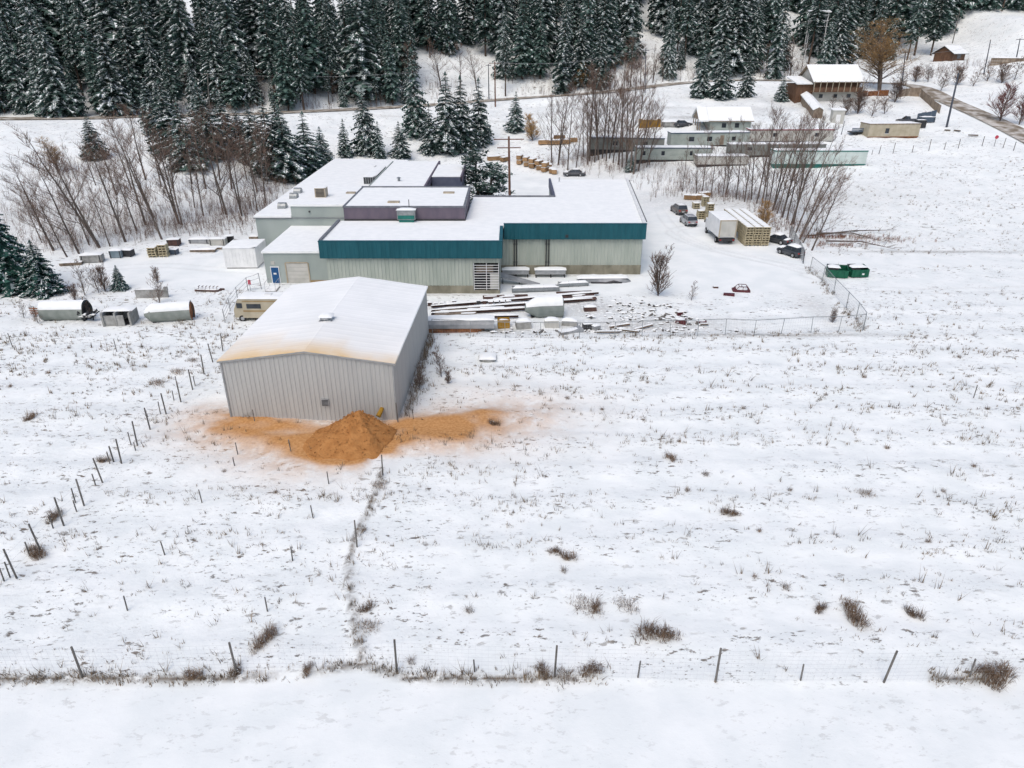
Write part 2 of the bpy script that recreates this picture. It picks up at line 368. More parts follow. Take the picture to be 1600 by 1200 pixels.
# ------------------------------------------------------------------ mesh helpers
class MB:
    def __init__(s): s.v = []; s.f = []; s.m = []; s.mi = 0
    def add(s, vs, fs):
        o = len(s.v); s.v.extend(tuple(v) for v in vs)
        for f in fs: s.f.append(tuple(i + o for i in f)); s.m.append(s.mi)
        return s
    def box(s, x0, x1, y0, y1, z0, z1):
        return s.add([(x0, y0, z0), (x1, y0, z0), (x1, y1, z0), (x0, y1, z0), (x0, y0, z1), (x1, y0, z1), (x1, y1, z1), (x0, y1, z1)],
                     [(0, 3, 2, 1), (4, 5, 6, 7), (0, 1, 5, 4), (1, 2, 6, 5), (2, 3, 7, 6), (3, 0, 4, 7)])
    def cbox(s, c, size, rz=0, rx=0, ry=0):
        M = Matrix.Translation(c) @ Matrix.Rotation(rz, 4, 'Z') @ Matrix.Rotation(ry, 4, 'Y') @ Matrix.Rotation(rx, 4, 'X')
        hx, hy, hz = size[0] / 2, size[1] / 2, size[2] / 2
        vs = [M @ Vector((x, y, z)) for z in (-hz, hz) for x, y in ((-hx, -hy), (hx, -hy), (hx, hy), (-hx, hy))]
        return s.add(vs, [(0, 3, 2, 1), (4, 5, 6, 7), (0, 1, 5, 4), (1, 2, 6, 5), (2, 3, 7, 6), (3, 0, 4, 7)])
    def tube(s, p0, p1, r0, r1=None, n=6, caps=True):
        if r1 is None: r1 = r0
        p0 = Vector(p0); p1 = Vector(p1); d = p1 - p0
        if d.length < 1e-6: return s
        d.normalize(); u = d.cross(Vector((0, 0, 1)))
        if u.length < .05: u = d.cross(Vector((1, 0, 0)))
        u.normalize(); w = d.cross(u)
        vs = []
        for p, r in ((p0, r0), (p1, r1)):
            for k in range(n):
                a = 2 * math.pi * k / n; vs.append(p + (u * math.cos(a) + w * math.sin(a)) * r)
        fs = [(k, k + n, (k + 1) % n + n, (k + 1) % n) for k in range(n)]
        if caps: fs += [tuple(range(n)), tuple(range(2 * n - 1, n - 1, -1))]
        return s.add(vs, fs)
    def path(s, pts, radii, n=5):
        pts = [Vector(p) for p in pts]; vs = []
        for i, p in enumerate(pts):
            d = (pts[min(i + 1, len(pts) - 1)] - pts[max(i - 1, 0)]).normalized()
            u = d.cross(Vector((0, .3, 1)));
            if u.length < .05: u = d.cross(Vector((1, 0, 0)))
            u.normalize(); w = d.cross(u)
            for k in range(n):
                a = 2 * math.pi * k / n; vs.append(p + (u * math.cos(a) + w * math.sin(a)) * radii[i])
        fs = []
        for i in range(len(pts) - 1):
            for k in range(n): fs.append((i * n + k, (i + 1) * n + k, (i + 1) * n + (k + 1) % n, i * n + (k + 1) % n))
        return s.add(vs, fs)
    def prism(s, poly, z0, z1):
        n = len(poly)
        vs = [(x, y, z0) for x, y in poly] + [(x, y, z1) for x, y in poly]
        return s.add(vs, [tuple(range(n - 1, -1, -1)), tuple(range(n, 2 * n))] + [(k, (k + 1) % n, (k + 1) % n + n, k + n) for k in range(n)])
    def prism_x(s, poly, x0, x1):
        """polygon in (y,z) drawn out along x"""
        n = len(poly)
        vs = [(x0, y, z) for y, z in poly] + [(x1, y, z) for y, z in poly]
        return s.add(vs, [tuple(range(n - 1, -1, -1)), tuple(range(n, 2 * n))] + [(k, (k + 1) % n, (k + 1) % n + n, k + n) for k in range(n)])
    def corrugated(s, a, b, z0, z1, out, pitch=.30, depth=.035, z1b=None, ztop=None):
        """ribbed sheet between ground points a and b, outward normal out (2D)"""
        a = Vector(a); b = Vector(b); L = (b - a).length; n = max(1, int(L / pitch)); o = Vector(out)
        prof = []
        for i in range(n):
            t = i / n; q = 1 / n
            prof += [(t, 0), (t + q * .52, 0), (t + q * .62, 1), (t + q * .90, 1)]
        prof.append((1, 0))
        vs = []
        for t, k in prof:
            p = a + (b - a) * t + o * (depth * k)
            zt = ztop(t) if ztop else z1
            vs += [(p.x, p.y, z0), (p.x, p.y, zt)]
        fs = [(2 * i, 2 * i + 2, 2 * i + 3, 2 * i + 1) for i in range(len(prof) - 1)]
        return s.add(vs, fs)
    def snow(s, x0, x1, y0, y1, z, t=.12, seed=0, n=6, bulge=.05, res=None):
        """rounded, uneven cap of snow on a rectangle"""
        nx = ny = n
        if res: nx = max(3, int((x1 - x0) / res)); ny = max(3, int((y1 - y0) / res))
        vs = []
        for j in range(ny + 1):
            for i in range(nx + 1):
                u = i / nx; w = j / ny
                e = min(min(u, 1 - u) * nx, min(w, 1 - w) * ny, 1.0)
                x = x0 + (x1 - x0) * u; y = y0 + (y1 - y0) * w
                k = float(vnoise(np.array([x * 1.7 + seed * 3.1]), np.array([y * 1.7]), seed)[0])
                vs.append((x + (u - .5) * 2 * bulge * (1 - e), y + (w - .5) * 2 * bulge * (1 - e), z + (t * (.65 + .6 * k) if e > 0 else .01)))
        fs = [(j * (nx + 1) + i, j * (nx + 1) + i + 1, (j + 1) * (nx + 1) + i + 1, (j + 1) * (nx + 1) + i) for j in range(ny) for i in range(nx)]
        return s.add(vs, fs)
    def mesh(s, name, mats, smooth=False):
        me = bpy.data.meshes.new(name); me.from_pydata(s.v, [], s.f)
        for m in (mats if isinstance(mats, (list, tuple)) else [mats]): me.materials.append(MATS[m])
        if any(s.m): me.polygons.foreach_set('material_index', s.m)
        if smooth: me.polygons.foreach_set('use_smooth', [True] * len(s.f))
        me.update(); return me
    def build(s, name, mats, parent=None, smooth=False, origin=None):
        if origin is not None:
            o = Vector(origin); s.v = [tuple(Vector(v) - o) for v in s.v]
        me = s.mesh(name, mats, smooth)
        ob = bpy.data.objects.new(name, me); C.objects.link(ob)
        if parent: ob.parent = parent
        elif origin is not None: ob.location = origin
        return ob

def tag(o, label, cat, group=None, kind=None):
    if label: o['label'] = label
    if cat: o['category'] = cat
    if group: o['group'] = group
    if kind: o['kind'] = kind
    return o
def thing(name, label, cat, loc=(0, 0, 0), rz=0, group=None, scale=None):
    o = bpy.data.objects.new(name, None); C.objects.link(o)
    o.empty_display_size = .3
    o.location = loc; o.rotation_euler = (0, 0, rz)
    if scale: o.scale = scale if isinstance(scale, (tuple, list)) else (scale,) * 3
    return tag(o, label, cat, group)
def put(name, me, parent):
    o = bpy.data.objects.new(name, me); C.objects.link(o); o.parent = parent; return o
def copy_thing(src, loc, rz=0, label=None, group=None, scale=None):
    r = src.copy(); C.objects.link(r); r.location = loc; r.rotation_euler = (0, 0, rz)
    if scale: r.scale = scale if isinstance(scale, (tuple, list)) else (scale,) * 3
    if label: r['label'] = label
    if group: r['group'] = group
    for ch in list(src.children):
        c = ch.copy(); C.objects.link(c); c.parent = r
        for g in ch.children:
            d = g.copy(); C.objects.link(d); d.parent = c
    return r
def structure(o): o['kind'] = 'structure'; return o

# ------------------------------------------------------------------ ground
def spaced(stops):
    out = []
    for (a, b, st) in stops: out += list(np.arange(a, b, st))
    out.append(stops[-1][1]); return np.array(out)
gx = spaced([(-330, -160, 10), (-160, -64, 1.6), (-64, 72, .3), (72, 170, 1.6), (170, 340, 10)])
gy = spaced([(-80, 14, 8), (14, 60, .26), (60, 112, .4), (112, 250, 1.3), (250, 470, 6)])
GX, GY = np.meshgrid(gx, gy)
GZ = G(GX, GY)
# sawdust that has drifted over the snow in front of the shed
SAW_PX = [(270, 640, .05), (310, 652, .5), (365, 665, .9), (440, 676, .92), (510, 692, .95), (570, 690, 1), (640, 676, .95), (700, 672, .92), (760, 662, .7), (830, 643, .28), (900, 625, 0.02)]
SAW = [P0(a, b)[:2] + (c,) for a, b, c in SAW_PX]
sd_, sv_ = seg_dist(GX, GY, SAW)
swob = fbm(GX / 3, GY / 3, 77, 3) * 1.3
d_ = np.maximum(sd_ + swob * .8 - .8 * sv_, 0)
saw_cut = 1 - sstep(-10.6, -9.6, GX) * (1 - sstep(42.6, 43.4, GY)) * (1 - sstep(-6, -3, GX))
front = np.where(GY < np.interp(GX, [p[0] for p in SAW], [p[1] for p in SAW]), 1.0, .8)
saw = sv_ * np.exp(-(d_ / (2.7 * front)) ** 2) * (.94 + .5 * fbm(GX / 2.2, GY / 1.1, 63, 3))
pr_ = np.hypot((GX + 11.9) / 1.3, (GY - 44.6) * .95)
saw = np.maximum(saw, 1.0 * np.exp(-(np.maximum(pr_ + swob * .6 - 2.2, 0) / 1.1) ** 2)) * saw_cut
plume = .42 * np.exp(-((GX + 1.5) / 7.5) ** 2 - ((GY - 49.5) / 5.5) ** 2) + .44 * np.exp(-((GX + 15.5) / 5.0) ** 2 - ((GY - 42.6) / 3.0) ** 2) + .22 * np.exp(-((GX + 23.5) / 4) ** 2 - ((GY - 48) / 4) ** 2)
saw = np.clip(np.maximum(saw, 0) + plume * (.75 + fbm(GX / 1.5, GY / 1.5, 91, 3)), 0, 1)
GZ = GZ + .22 * sstep(.4, 1, saw)
# bare soil: the ditch line, verge of the track, tank yard; also contact shade painted along wall feet
dd_, _ = seg_dist(GX, GY, DITCH)
dirt_shade = 1.0 * np.exp(-(dd_ / .14) ** 2)
ty_ = np.interp(GX, _tx, _ty)
verge = np.exp(-((GY - ty_ - .12) / .2) ** 2)
vmask = sstep(.38, .6, vnoise(GX / 2.6, GX * 0, 41)) * (1 - .75 * sstep(7.5, 9.5, GX) * (1 - sstep(17.2, 17.8, GX)))
dirt_shade = np.maximum(dirt_shade, .95 * verge * vmask)
for (cx, cy, rx, ry, a) in [(-.5, 74.2, 7, 2.0, .42), (9, 74, 5, 2.6, .38), (14, 69, 9, 2.2, .45), (-4, 67.4, 6, .9, .6), (34, 74, 2, 6, .25), (50, 187, 12, 1.6, .75), (30, 196, 26, .8, .45), (-20, 190, 30, .7, .3), (60, 192, 16, 4, .3), (-45, 150, 16, 14, .25), (-70, 110, 26, 9, .3), (42, 131, 26, 9, .32), (30, 152, 16, 7, .3), (85, 200, 20, 6, .4), (60, 97, 12, .6, .6), (26, 66, 12, .5, .65), (-8.4, 57.5, .45, 9, .75), (-15.5, 48.2, 7, .25, .5), (-11, 78.5, 10, .35, .5), (8, 86.0, 9, .35, .4), (-26, 82.6, 5, .3, .4), (-42, 69.4, 9, .8, .35)]:  # thin strips along the building walls are contact shade put into the colour
    dirt_shade = np.maximum(dirt_shade, a * np.exp(-((GX - cx) / rx) ** 2 - ((GY - cy) / ry) ** 2))
rgh = rough_mask(GX, GY)
rd_, _ = seg_dist(GX, GY, ROAD)
rgh = rgh * sstep(4, 7, rd_) * np.where(GY > 60, .85, 1)
rgh = rgh * (1 - .8 * sstep(.3, .9, saw))
rows_ = sstep(.25, .85, np.sin(GY * 1.55 + fbm(GX / 12, GY / 12, 5, 2) * 4) * .5 + .5)
infield = sstep(-6, -2, GX) * sstep(24, 27, GY) * (1 - sstep(62, 66, GY))
rgh = rgh * (1 - infield * .62 * (1 - rows_))
# wheel ruts pressed into the yard snow
RUTS = [[(1258, 424), (1215, 412), (1150, 398), (1085, 378), (1045, 350), (1020, 318), (960, 290), (880, 281)], [(1258, 424), (1190, 406), (1128, 392), (1118, 386)], [(1262, 420), (1120, 392), (1050, 365), (1076, 354)], [(405, 425), (330, 420), (250, 415), (150, 425), (60, 470)], [(1262, 430), (1330, 448), (1460, 455), (1640, 450)]]
for q in RUTS:
    ln = smooth_line([P0(*p) for p in q], 4)
    dc, _ = seg_dist(GX, GY, ln)
    k_ = np.exp(-((dc - .85) / .24) ** 2) * (.7 + .5 * fbm(GX / 2, GY / 2, 19, 2))
    GZ = GZ - .05 * k_ + .02 * np.exp(-((dc - 1.25) / .2) ** 2)
    dirt_shade = np.maximum(dirt_shade, .20 * k_)
ny_, nx_ = GX.shape
def gz(x, y):
    """height of the ground mesh at any points"""
    x = np.asarray(x, float); y = np.asarray(y, float)
    i = np.clip(np.searchsorted(gx, x) - 1, 0, nx_ - 2); j = np.clip(np.searchsorted(gy, y) - 1, 0, ny_ - 2)
    u = np.clip((x - gx[i]) / (gx[i + 1] - gx[i]), 0, 1); w = np.clip((y - gy[j]) / (gy[j + 1] - gy[j]), 0, 1)
    return (GZ[j, i] * (1 - u) + GZ[j, i + 1] * u) * (1 - w) + (GZ[j + 1, i] * (1 - u) + GZ[j + 1, i + 1] * u) * w
def g1(x, y): return float(gz(x, y))
verts = np.stack([GX, GY, GZ], -1).reshape(-1, 3)
idx = np.arange(ny_ * nx_).reshape(ny_, nx_)
faces = np.stack([idx[:-1, :-1], idx[:-1, 1:], idx[1:, 1:], idx[1:, :-1]], -1).reshape(-1, 4)
me = bpy.data.meshes.new('ground')
me.vertices.add(len(verts)); me.vertices.foreach_set('co', verts.ravel())
me.loops.add(faces.size); me.loops.foreach_set('vertex_index', faces.ravel())
me.polygons.add(len(faces)); me.polygons.foreach_set('loop_start', np.arange(0, faces.size, 4)); me.polygons.foreach_set('loop_total', np.full(len(faces), 4))
me.polygons.foreach_set('use_smooth', np.ones(len(faces), bool))
me.update(calc_edges=True)
for nm, arr in (('rough', rgh), ('dirt_shade', dirt_shade), ('sawdust', saw)):
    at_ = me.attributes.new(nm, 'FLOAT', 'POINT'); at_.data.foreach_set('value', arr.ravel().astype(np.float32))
me.materials.append(MATS['ground'])
ground = bpy.data.objects.new('ground', me); C.objects.link(ground)
structure(ground); ground['label'] = 'snow covered ground rising to the hillside'

# road: compacted snow and brown gravel
def strip(name, line, width, mat, lift=.06, nc=6):
    mb = MB(); pts = [Vector(p) for p in line]; vs = []
    for i, p in enumerate(pts):
        d = (pts[min(i + 1, len(pts) - 1)] - pts[max(i - 1, 0)]); d.z = 0; d.normalize(); s_ = Vector((d.y, -d.x, 0))
        w = width(i / (len(pts) - 1)) if callable(width) else width
        for k in range(nc + 1):
            q = p + s_ * (k / nc - .5) * w; vs.append((q.x, q.y, g1(q.x, q.y) + lift))
    fs = [(i * (nc + 1) + k, i * (nc + 1) + k + 1, (i + 1) * (nc + 1) + k + 1, (i + 1) * (nc + 1) + k) for i in range(len(pts) - 1) for k in range(nc)]
    mb.add(vs, fs); return mb.build(name, mat, smooth=True)
rl = smooth_line(ROAD, 3)
road = strip('road', rl, lambda t: 6.4 if t < .72 else 6.2, 'road', .16); structure(road); road['label'] = 'brown gravel road with packed snow along the foot of the hill'

# ------------------------------------------------------------------ grey metal shed
def grid_sheet(c00, c10, c11, c01, nu, nv, thick, hfun=None):
    """thick sheet over a quad, corners counter-clockwise; returns MB and list of (u,v) per top vertex"""
    c00, c10, c11, c01 = map(Vector, (c00, c10, c11, c01)); mb = MB(); uv = []; vs = []
    for j in range(nv + 1):
        for i in range(nu + 1):
            u, w = i / nu, j / nv
            p = (c00 * (1 - u) + c10 * u) * (1 - w) + (c01 * (1 - u) + c11 * u) * w
            if hfun: p.z += hfun(u, w, p)
            vs.append(p); uv.append((u, w))
    k = nu + 1
    fs = [(j * k + i, j * k + i + 1, (j + 1) * k + i + 1, (j + 1) * k + i) for j in range(nv) for i in range(nu)]
    mb.add(vs, fs)
    rim = [(i, 0) for i in range(nu + 1)] + [(nu, j) for j in range(1, nv + 1)] + [(i, nv) for i in range(nu - 1, -1, -1)] + [(0, j) for j in range(nv - 1, 0, -1)]
    n0 = len(mb.v); low = []
    for i, j in rim:
        p = vs[j * k + i]; low.append((p.x, p.y, p.z - thick)); uv.append((i / nu, j / nv))
    mb.v.extend(low)
    m = len(rim)
    for a in range(m):
        b = (a + 1) % m
        mb.f.append((rim[a][1] * k + rim[a][0], n0 + a, n0 + b, rim[b][1] * k + rim[b][0])); mb.m.append(0)
    return mb, uv

SH_W, SH_D, SH_E, SH_R = 13.15, 18.0, 5.05, 5.95
sh_loc = Vector((-22.1, 48.55, 0)); SH_RZ = -math.radians(1.6)
shed = thing('metal_shed', 'grey ribbed metal shed with low gable roof behind the sawdust pile', 'shed', sh_loc, SH_RZ)
gab = lambda t: SH_E + (SH_R - SH_E) * (1 - abs(2 * t - 1)) - .02
w = MB().corrugated((0, 0), (SH_W, 0), -.35, SH_E, (0, -1), .34, .035, ztop=gab); w.build('front_wall', 'shed_metal', shed)
w = MB().corrugated((SH_W, 0), (SH_W, SH_D), -.35, SH_E, (1, 0), .34, .05); w.build('side_wall', 'shed_metal', shed)
w = MB().corrugated((0, SH_D), (0, 0), -.35, SH_E, (-1, 0), .34, .05); w.build('side_wall', 'shed_metal', shed)
w = MB().corrugated((SH_W, SH_D), (0, SH_D), -.35, SH_E, (0, 1), .34, .035, ztop=gab); w.build('rear_wall', 'shed_metal', shed)
for sgn in (0, 1):
    for (y) in (-.075, SH_D - .0):
        x = (-.02, SH_W - .10)[sgn]; MB().box(x, x + .12, y, y + .075, -.3, SH_E + .05).build('corner_trim', 'shed_trim', shed)
def roof_half(x0, x1, z0, z1):
    """snow lies on the ribs of the sheet: faint lines run from ridge to eave"""
    def hf(u, v, p):
        rib = abs(((p.y + 50) / .92) % 1 - .5)
        return .012 * (rib < .12) + .05 * float(vnoise(np.array([p.x * .8]), np.array([p.y * .5]), 5)[0])
    mb, uv = grid_sheet((x0, -.16, z0), (x1, -.16, z1), (x1, SH_D + .16, z1), (x0, SH_D + .16, z0), 14, 118, .16, hf)
    ob = mb.build('roof_panel', 'shed_roof_snow', shed)
    a = ob.data.attributes.new('sawdust', 'FLOAT', 'POINT'); vals = []
    for (x, y, z), (u, v) in zip(mb.v, uv):
        wob = float(vnoise(np.array([x * .45]), np.array([y * .3]), 61)[0])
        reach = 2.6 + 2.2 * wob + (1.6 if x < 4 else 0) - (1.5 if x > 9 else 0)
        s_ = max(0, 1 - y / max(.6, reach)) ** 1.5
        vals.append(min(1, s_ * (.72 if x < 9.5 else .55)) + .12 * max(0, 1 - y / 8))
    a.data.foreach_set('value', vals); return ob
roof_half(-.18, SH_W / 2, SH_E + .03, SH_R + .05)
roof_half(SH_W / 2, SH_W + .18, SH_R + .05, SH_E + .03)
for sgn in (0, 1):
    t = MB()
    for k in range(1):
        a = Vector((-.18, -.17, SH_E - .1)); b = Vector((SH_W / 2, -.17, SH_R - .08))
        if sgn: a, b = b, Vector((SH_W + .18, -.17, SH_E - .1))
        t.add([a, b, b + Vector((0, 0, .13)), a + Vector((0, 0, .13)), a + Vector((0, .06, 0)), b + Vector((0, .06, 0)), b + Vector((0, .06, .13)), a + Vector((0, .06, .13))],
              [(0, 1, 2, 3), (5, 4, 7, 6), (0, 4, 5, 1), (3, 2, 6, 7), (0, 3, 7, 4), (1, 5, 6, 2)])
    t.build('gable_trim', 'shed_trim', shed)
lv = MB().box(7.35, 7.95, -.12, -.03, 1.35, 1.98).build('wall_vent', 'grey_metal', shed)
s = MB()
for k in range(5): s.cbox((7.65, -.13, 1.44 + k * .11), (.5, .02, .07), rx=.5)
s.build('louvre', 'dark_metal', lv)
rv = MB().tube((6.5, 6.5, 5.75), (6.5, 6.5, 6.15), .3, .3, 10).tube((6.5, 6.5, 6.15), (6.5, 6.5, 6.32), .52, .48, 12)
rv.box(5.95, 7.05, 6.1, 6.95, 5.7, 5.98).build('roof_vent', 'grey_metal', shed)
s = MB(); s.snow(6.05, 7.0, 6.1, 6.95, 6.3, .22, 3, 5, .1); s.build('vent_snow', 'snow', shed, True)
bp = MB().path([(12.0, .1, 1.15), (12.0, -.35, 1.15), (11.95, -.6, 1.08), (11.85, -.8, .9)], [.17, .17, .18, .2], 8)
bp.build('blower_pipe', 'yellow', shed, True)

# sawdust pile: slumps forward and to the left, steeper on the shed side
pc = Vector((-11.5, 46.0, 0)); mb = MB(); NR, NA = 40, 96; vs = []
Ra = lambda a: float(np.interp(math.degrees(a) % 360, [0, 50, 90, 150, 190, 225, 262, 285, 320, 360], [2.75, 2.3, 2.0, 2.9, 4.0, 4.5, 4.0, 3.75, 3.2, 2.75]))
for i in range(NR + 1):
    r = i / NR
    for k in range(NA):
        a = 2 * math.pi * k / NA; R = Ra(a) * (1 + .05 * math.sin(a * 5 + 1) + .03 * math.sin(a * 11))
        x, y = math.cos(a) * R * r, math.sin(a) * R * r
        rill = float(fbm(np.array([a * 5.5 + 3]), np.array([r * 1.6]), 33, 3)[0]); lump = float(fbm(np.array([x * 1.1 + 9]), np.array([y * 1.1]), 15, 4)[0]); fine = float(fbm(np.array([x * 4.5]), np.array([y * 4.5]), 44, 2)[0])
        rr = math.sqrt(r * r + .022) - .148 * (1 - r) * .25
        p_ = 1.12 + .45 * max(0, -math.cos(a)) * (1 if math.sin(a) < .5 else .5)
        z = 2.3 * max(0, 1 - rr) ** p_ * (1 + .16 * lump) + (rill * .42 + lump * .30) * min(1, r * 2.5) * (1 - r) ** .6 + fine * .17 * (1 - r ** 4)
        if r > .97: z = -.14
        vs.append((x, y, z + g1(pc.x + x, pc.y + y) * r))
fs = [(i * NA + k, (i + 1) * NA + k, (i + 1) * NA + (k + 1) % NA, i * NA + (k + 1) % NA) for i in range(NR) for k in range(NA)]
mb.add(vs, fs); pl = mb.build('sawdust_pile', 'sawdust', smooth=True); pl.location = (pc.x, pc.y, .04)
tag(pl, 'slumped heap of orange brown sawdust at the corner of the grey shed', 'sawdust pile')
rng = random.Random(8); mb = MB()
for k in range(1500):
    x, y, z = vs[rng.randrange(NA * 4, len(vs) - NA * 2)]; x += rng.uniform(-.15, .15); y += rng.uniform(-.15, .15); s_ = rng.uniform(.03, .11) * (1.5 if rng.random() < .06 else 1)
    c = Vector((x, y, z + s_ * .15)); q = [c + Vector((rng.uniform(-1, 1), rng.uniform(-1, 1), rng.uniform(-.5, .6))) * s_ for _ in range(5)]
    mb.add(q, [(0, 1, 2), (0, 2, 3), (0, 3, 1), (1, 4, 2), (2, 4, 3)])
o = mb.build('clods', 'sawdust', pl); o['kind'] = 'stuff'

# ------------------------------------------------------------------ the large building
BO = Vector((-8, 79, 0))
bld = thing('factory_building', 'long pale green factory with teal fascia and snow covered flat roofs', 'factory', BO)
def part(mb, name, mat, smooth=False, parent=None, label=None):
    mb.v = [tuple(Vector(v) - BO) for v in mb.v]
    o = mb.build(name, mat, parent or bld, smooth)
    if label: o['label'] = label
    return o
def roofslab(poly, z, name='roof'):
    return part(MB().prism(poly, z - .3, z), name, 'snow')
# front wing
wl = part(MB().corrugated((-21.4, 79.1), (-4.5, 79.1), .95, 4.33, (0, -1), .42, .045), 'front_wall', 'pale_green')
part(MB().corrugated((-4.5, 79.1), (-1.45, 79.1), 3.68, 4.33, (0, -1), .42, .045), 'wall_panel', 'pale_green')
part(MB().box(-21.42, -4.5, 79.0, 79.5, -.3, .95).box(-4.5, -1.42, 79.0, 79.5, -.3, .42), 'foundation', 'concrete')
part(MB().box(-21.38, -21.1, 79.5, 90, -.3, 4.33), 'end_wall', 'pale_green_flat')
part(MB().corrugated((-1.45, 79.1), (-1.45, 86.6), .95, 4.33, (1, 0), .42, .045), 'end_wall', 'pale_green')
part(MB().box(-1.75, -1.42, 79.5, 86.5, -.3, .95), 'foundation', 'concrete')
# teal fascia, built as ribbed sheets on a box
def fascia(a, b, y0, z0, z1, d=.38):
    mb = MB().box(a, b, y0, y0 + d, z0, z1)
    mb.corrugated((a, y0 - .003), (b, y0 - .003), z0 + .03, z1 - .03, (0, -1), .5, .03)
    mb.box(a - .03, b + .03, y0 - .05, y0 + d + .002, z1, z1 + .05)
    return part(mb, 'fascia', 'teal')
fascia(-22.0, -1.1, 78.7, 4.31, 6.28)
fascia(-1.0, 16.55, 86.1, 4.6, 6.5)
part(MB().box(-1.48, -1.1, 79.082, 86.098, 4.312, 6.3), 'fascia', 'teal')
part(MB().box(-22.0, -21.7, 79.084, 89.0, 4.31, 6.42), 'parapet', 'grey_cap')
mb = MB(); mb.add([(16.2, 86.49, 4.6), (16.55, 86.49, 4.6), (18.9, 118.1, 4.6), (18.55, 118.1, 4.6), (16.2, 86.49, 6.5), (16.55, 86.49, 6.5), (18.9, 118.1, 6.5), (18.55, 118.1, 6.5)],
   [(0, 3, 2, 1), (4, 5, 6, 7), (0, 1, 5, 4), (1, 2, 6, 5), (2, 3, 7, 6), (3, 0, 4, 7)]); part(mb, 'parapet', 'white_paint')
part(MB().box(6.0, 6.3, 104.1, 118.0, 5.0, 6.42), 'parapet', 'blue_grey')
part(MB().box(-5.6, 6.3, 103.8, 104.09, 5.2, 6.42), 'parapet', 'grey_cap')
def roof_poly(name, poly, z, amp=.03, step=1.2):
    """flat roof under uneven snow: triangulated fan of a fine grid clipped to a polygon of axis steps"""
    return part(MB().prism(poly, z - .3, z), name, 'snow')
roof_poly('roof', [(-21.69, 79.09), (-1.49, 79.09), (-1.49, 86.5), (16.19, 86.5), (18.54, 118.0), (6.31, 118.0), (6.31, 103.79), (-5.6, 103.79), (-5.85, 89.1), (-21.69, 89.1)], 6.22)
# right wing walls
part(MB().corrugated((-1.4, 86.55), (16.25, 86.55), 1.2, 4.62, (0, -1), .42, .045), 'front_wall', 'pale_green')
part(MB().box(-1.4, 16.3, 86.45, 86.9, -.3, 1.2), 'foundation', 'concrete')
part(MB().add([(16.28, 86.6, -.3), (18.5, 118, -.3), (18.5, 118, 4.62), (16.28, 86.6, 4.62)], [(0, 1, 2, 3)]), 'end_wall', 'pale_green_flat')
part(MB().add([(18.5, 118, -.3), (6.1, 118, -.3), (6.1, 118, 6), (18.5, 118, 6)], [(0, 1, 2, 3)]), 'rear_wall', 'pale_green_flat')
part(MB().add([(6.1, 103.9, -.3), (-5.6, 103.9, -.3), (-5.6, 103.9, 6), (6.1, 103.9, 6)], [(0, 1, 2, 3)]), 'rear_wall', 'pale_green_flat')
part(MB().add([(6.1, 118, -.3), (6.1, 104, -.3), (6.1, 104, 6), (6.1, 118, 6)], [(0, 1, 2, 3)]), 'rear_wall', 'pale_green_flat')
for x in (.28, .58, 4.28, 4.6):
    mb = MB().tube((x, 86.4, 4.5), (x, 86.4, .95), .075, .075, 7)
    for z in (1.6, 3.9): mb.box(x - .13, x + .13, 86.38, 86.5, z, z + .06)
    part(mb, 'downpipe', 'dark_metal')
# small sign on the fascia
part(MB().box(6.6, 6.95, 86.02, 86.068, 4.85, 5.2), 'fascia_plate', 'dark_metal')
# barred bay at the end of the front wing
part(MB().box(-4.46, -1.5, 80.4, 80.6, .42, 3.68).box(-4.46, -4.40, 79.12, 80.4, .42, 3.68).box(-4.46, -1.5, 79.2, 80.4, .40, .43), 'bay_recess', 'dark_hollow')
for k in range(10): part(MB().box(-4.45, -1.5, 79.0, 79.06, .60 + k * .31, .66 + k * .31), 'bay_rail', 'white_paint')
for x in (-4.45, -3.0, -1.58): part(MB().box(x, x + .07, 78.93, 78.995, .43, 3.68), 'bay_post', 'white_paint')
part(MB().box(-2.55, -1.6, 79.07, 79.12, .5, 2.4), 'bay_panel', 'off_white')
part(MB().box(-4.2, -2.2, 79.9, 80.1, 2.3, 3.1), 'bay_crate', 'old_wood')
# purple plant room on the roof
part(MB().box(-21.2, -5.95, 89.12, 101.8, 5.9, 7.85), 'plant_room', 'purple')
mb = MB().box(-21.26, -5.89, 89.05, 89.28, 7.85, 8.05).box(-21.26, -5.89, 101.6, 101.87, 7.85, 8.15).box(-21.26, -21.0, 89.282, 101.598, 7.852, 8.05).box(-6.15, -5.885, 89.282, 101.598, 7.852, 8.05)
part(mb, 'parapet', 'grey_cap')
part(MB().prism([(-21.0, 89.29), (-6.16, 89.29), (-6.16, 101.59), (-21.0, 101.59)], 7.7, 8.0), 'roof', 'snow')
part(MB().box(-21.2, -5.9, 89.0, 89.11, 6.2, 6.42), 'flashing', 'dark_metal')
mb = MB().box(-14.35, -12.1, 88.1, 89.05, 6.55, 7.75); ac = part(mb, 'cooling_unit', 'galvanised')
part(MB().box(-14.25, -12.2, 88.05, 88.098, 6.65, 7.1), 'unit_grille', 'trim_green', parent=bld)
part(MB().box(-14.15, -12.3, 88.15, 89.0, 6.23, 6.55), 'unit_base', 'trim_green')
mb = MB(); mb.snow(-14.4, -12.05, 88.05, 89.1, 7.74, .16, 4, 5); part(mb, 'unit_snow', 'snow', True)
part(MB().tube((-12.9, 89.0, 7.7), (-12.9, 89.0, 8.9), .05, .05, 5), 'vent_stack', 'dark_metal')
for (x, y) in ((-8.6, 97.6), (-15.2, 91.5)):
    part(MB().box(x - .75, x + .75, y - .35, y + .35, 8.0, 8.17), 'roof_hatch', 'tan_metal')
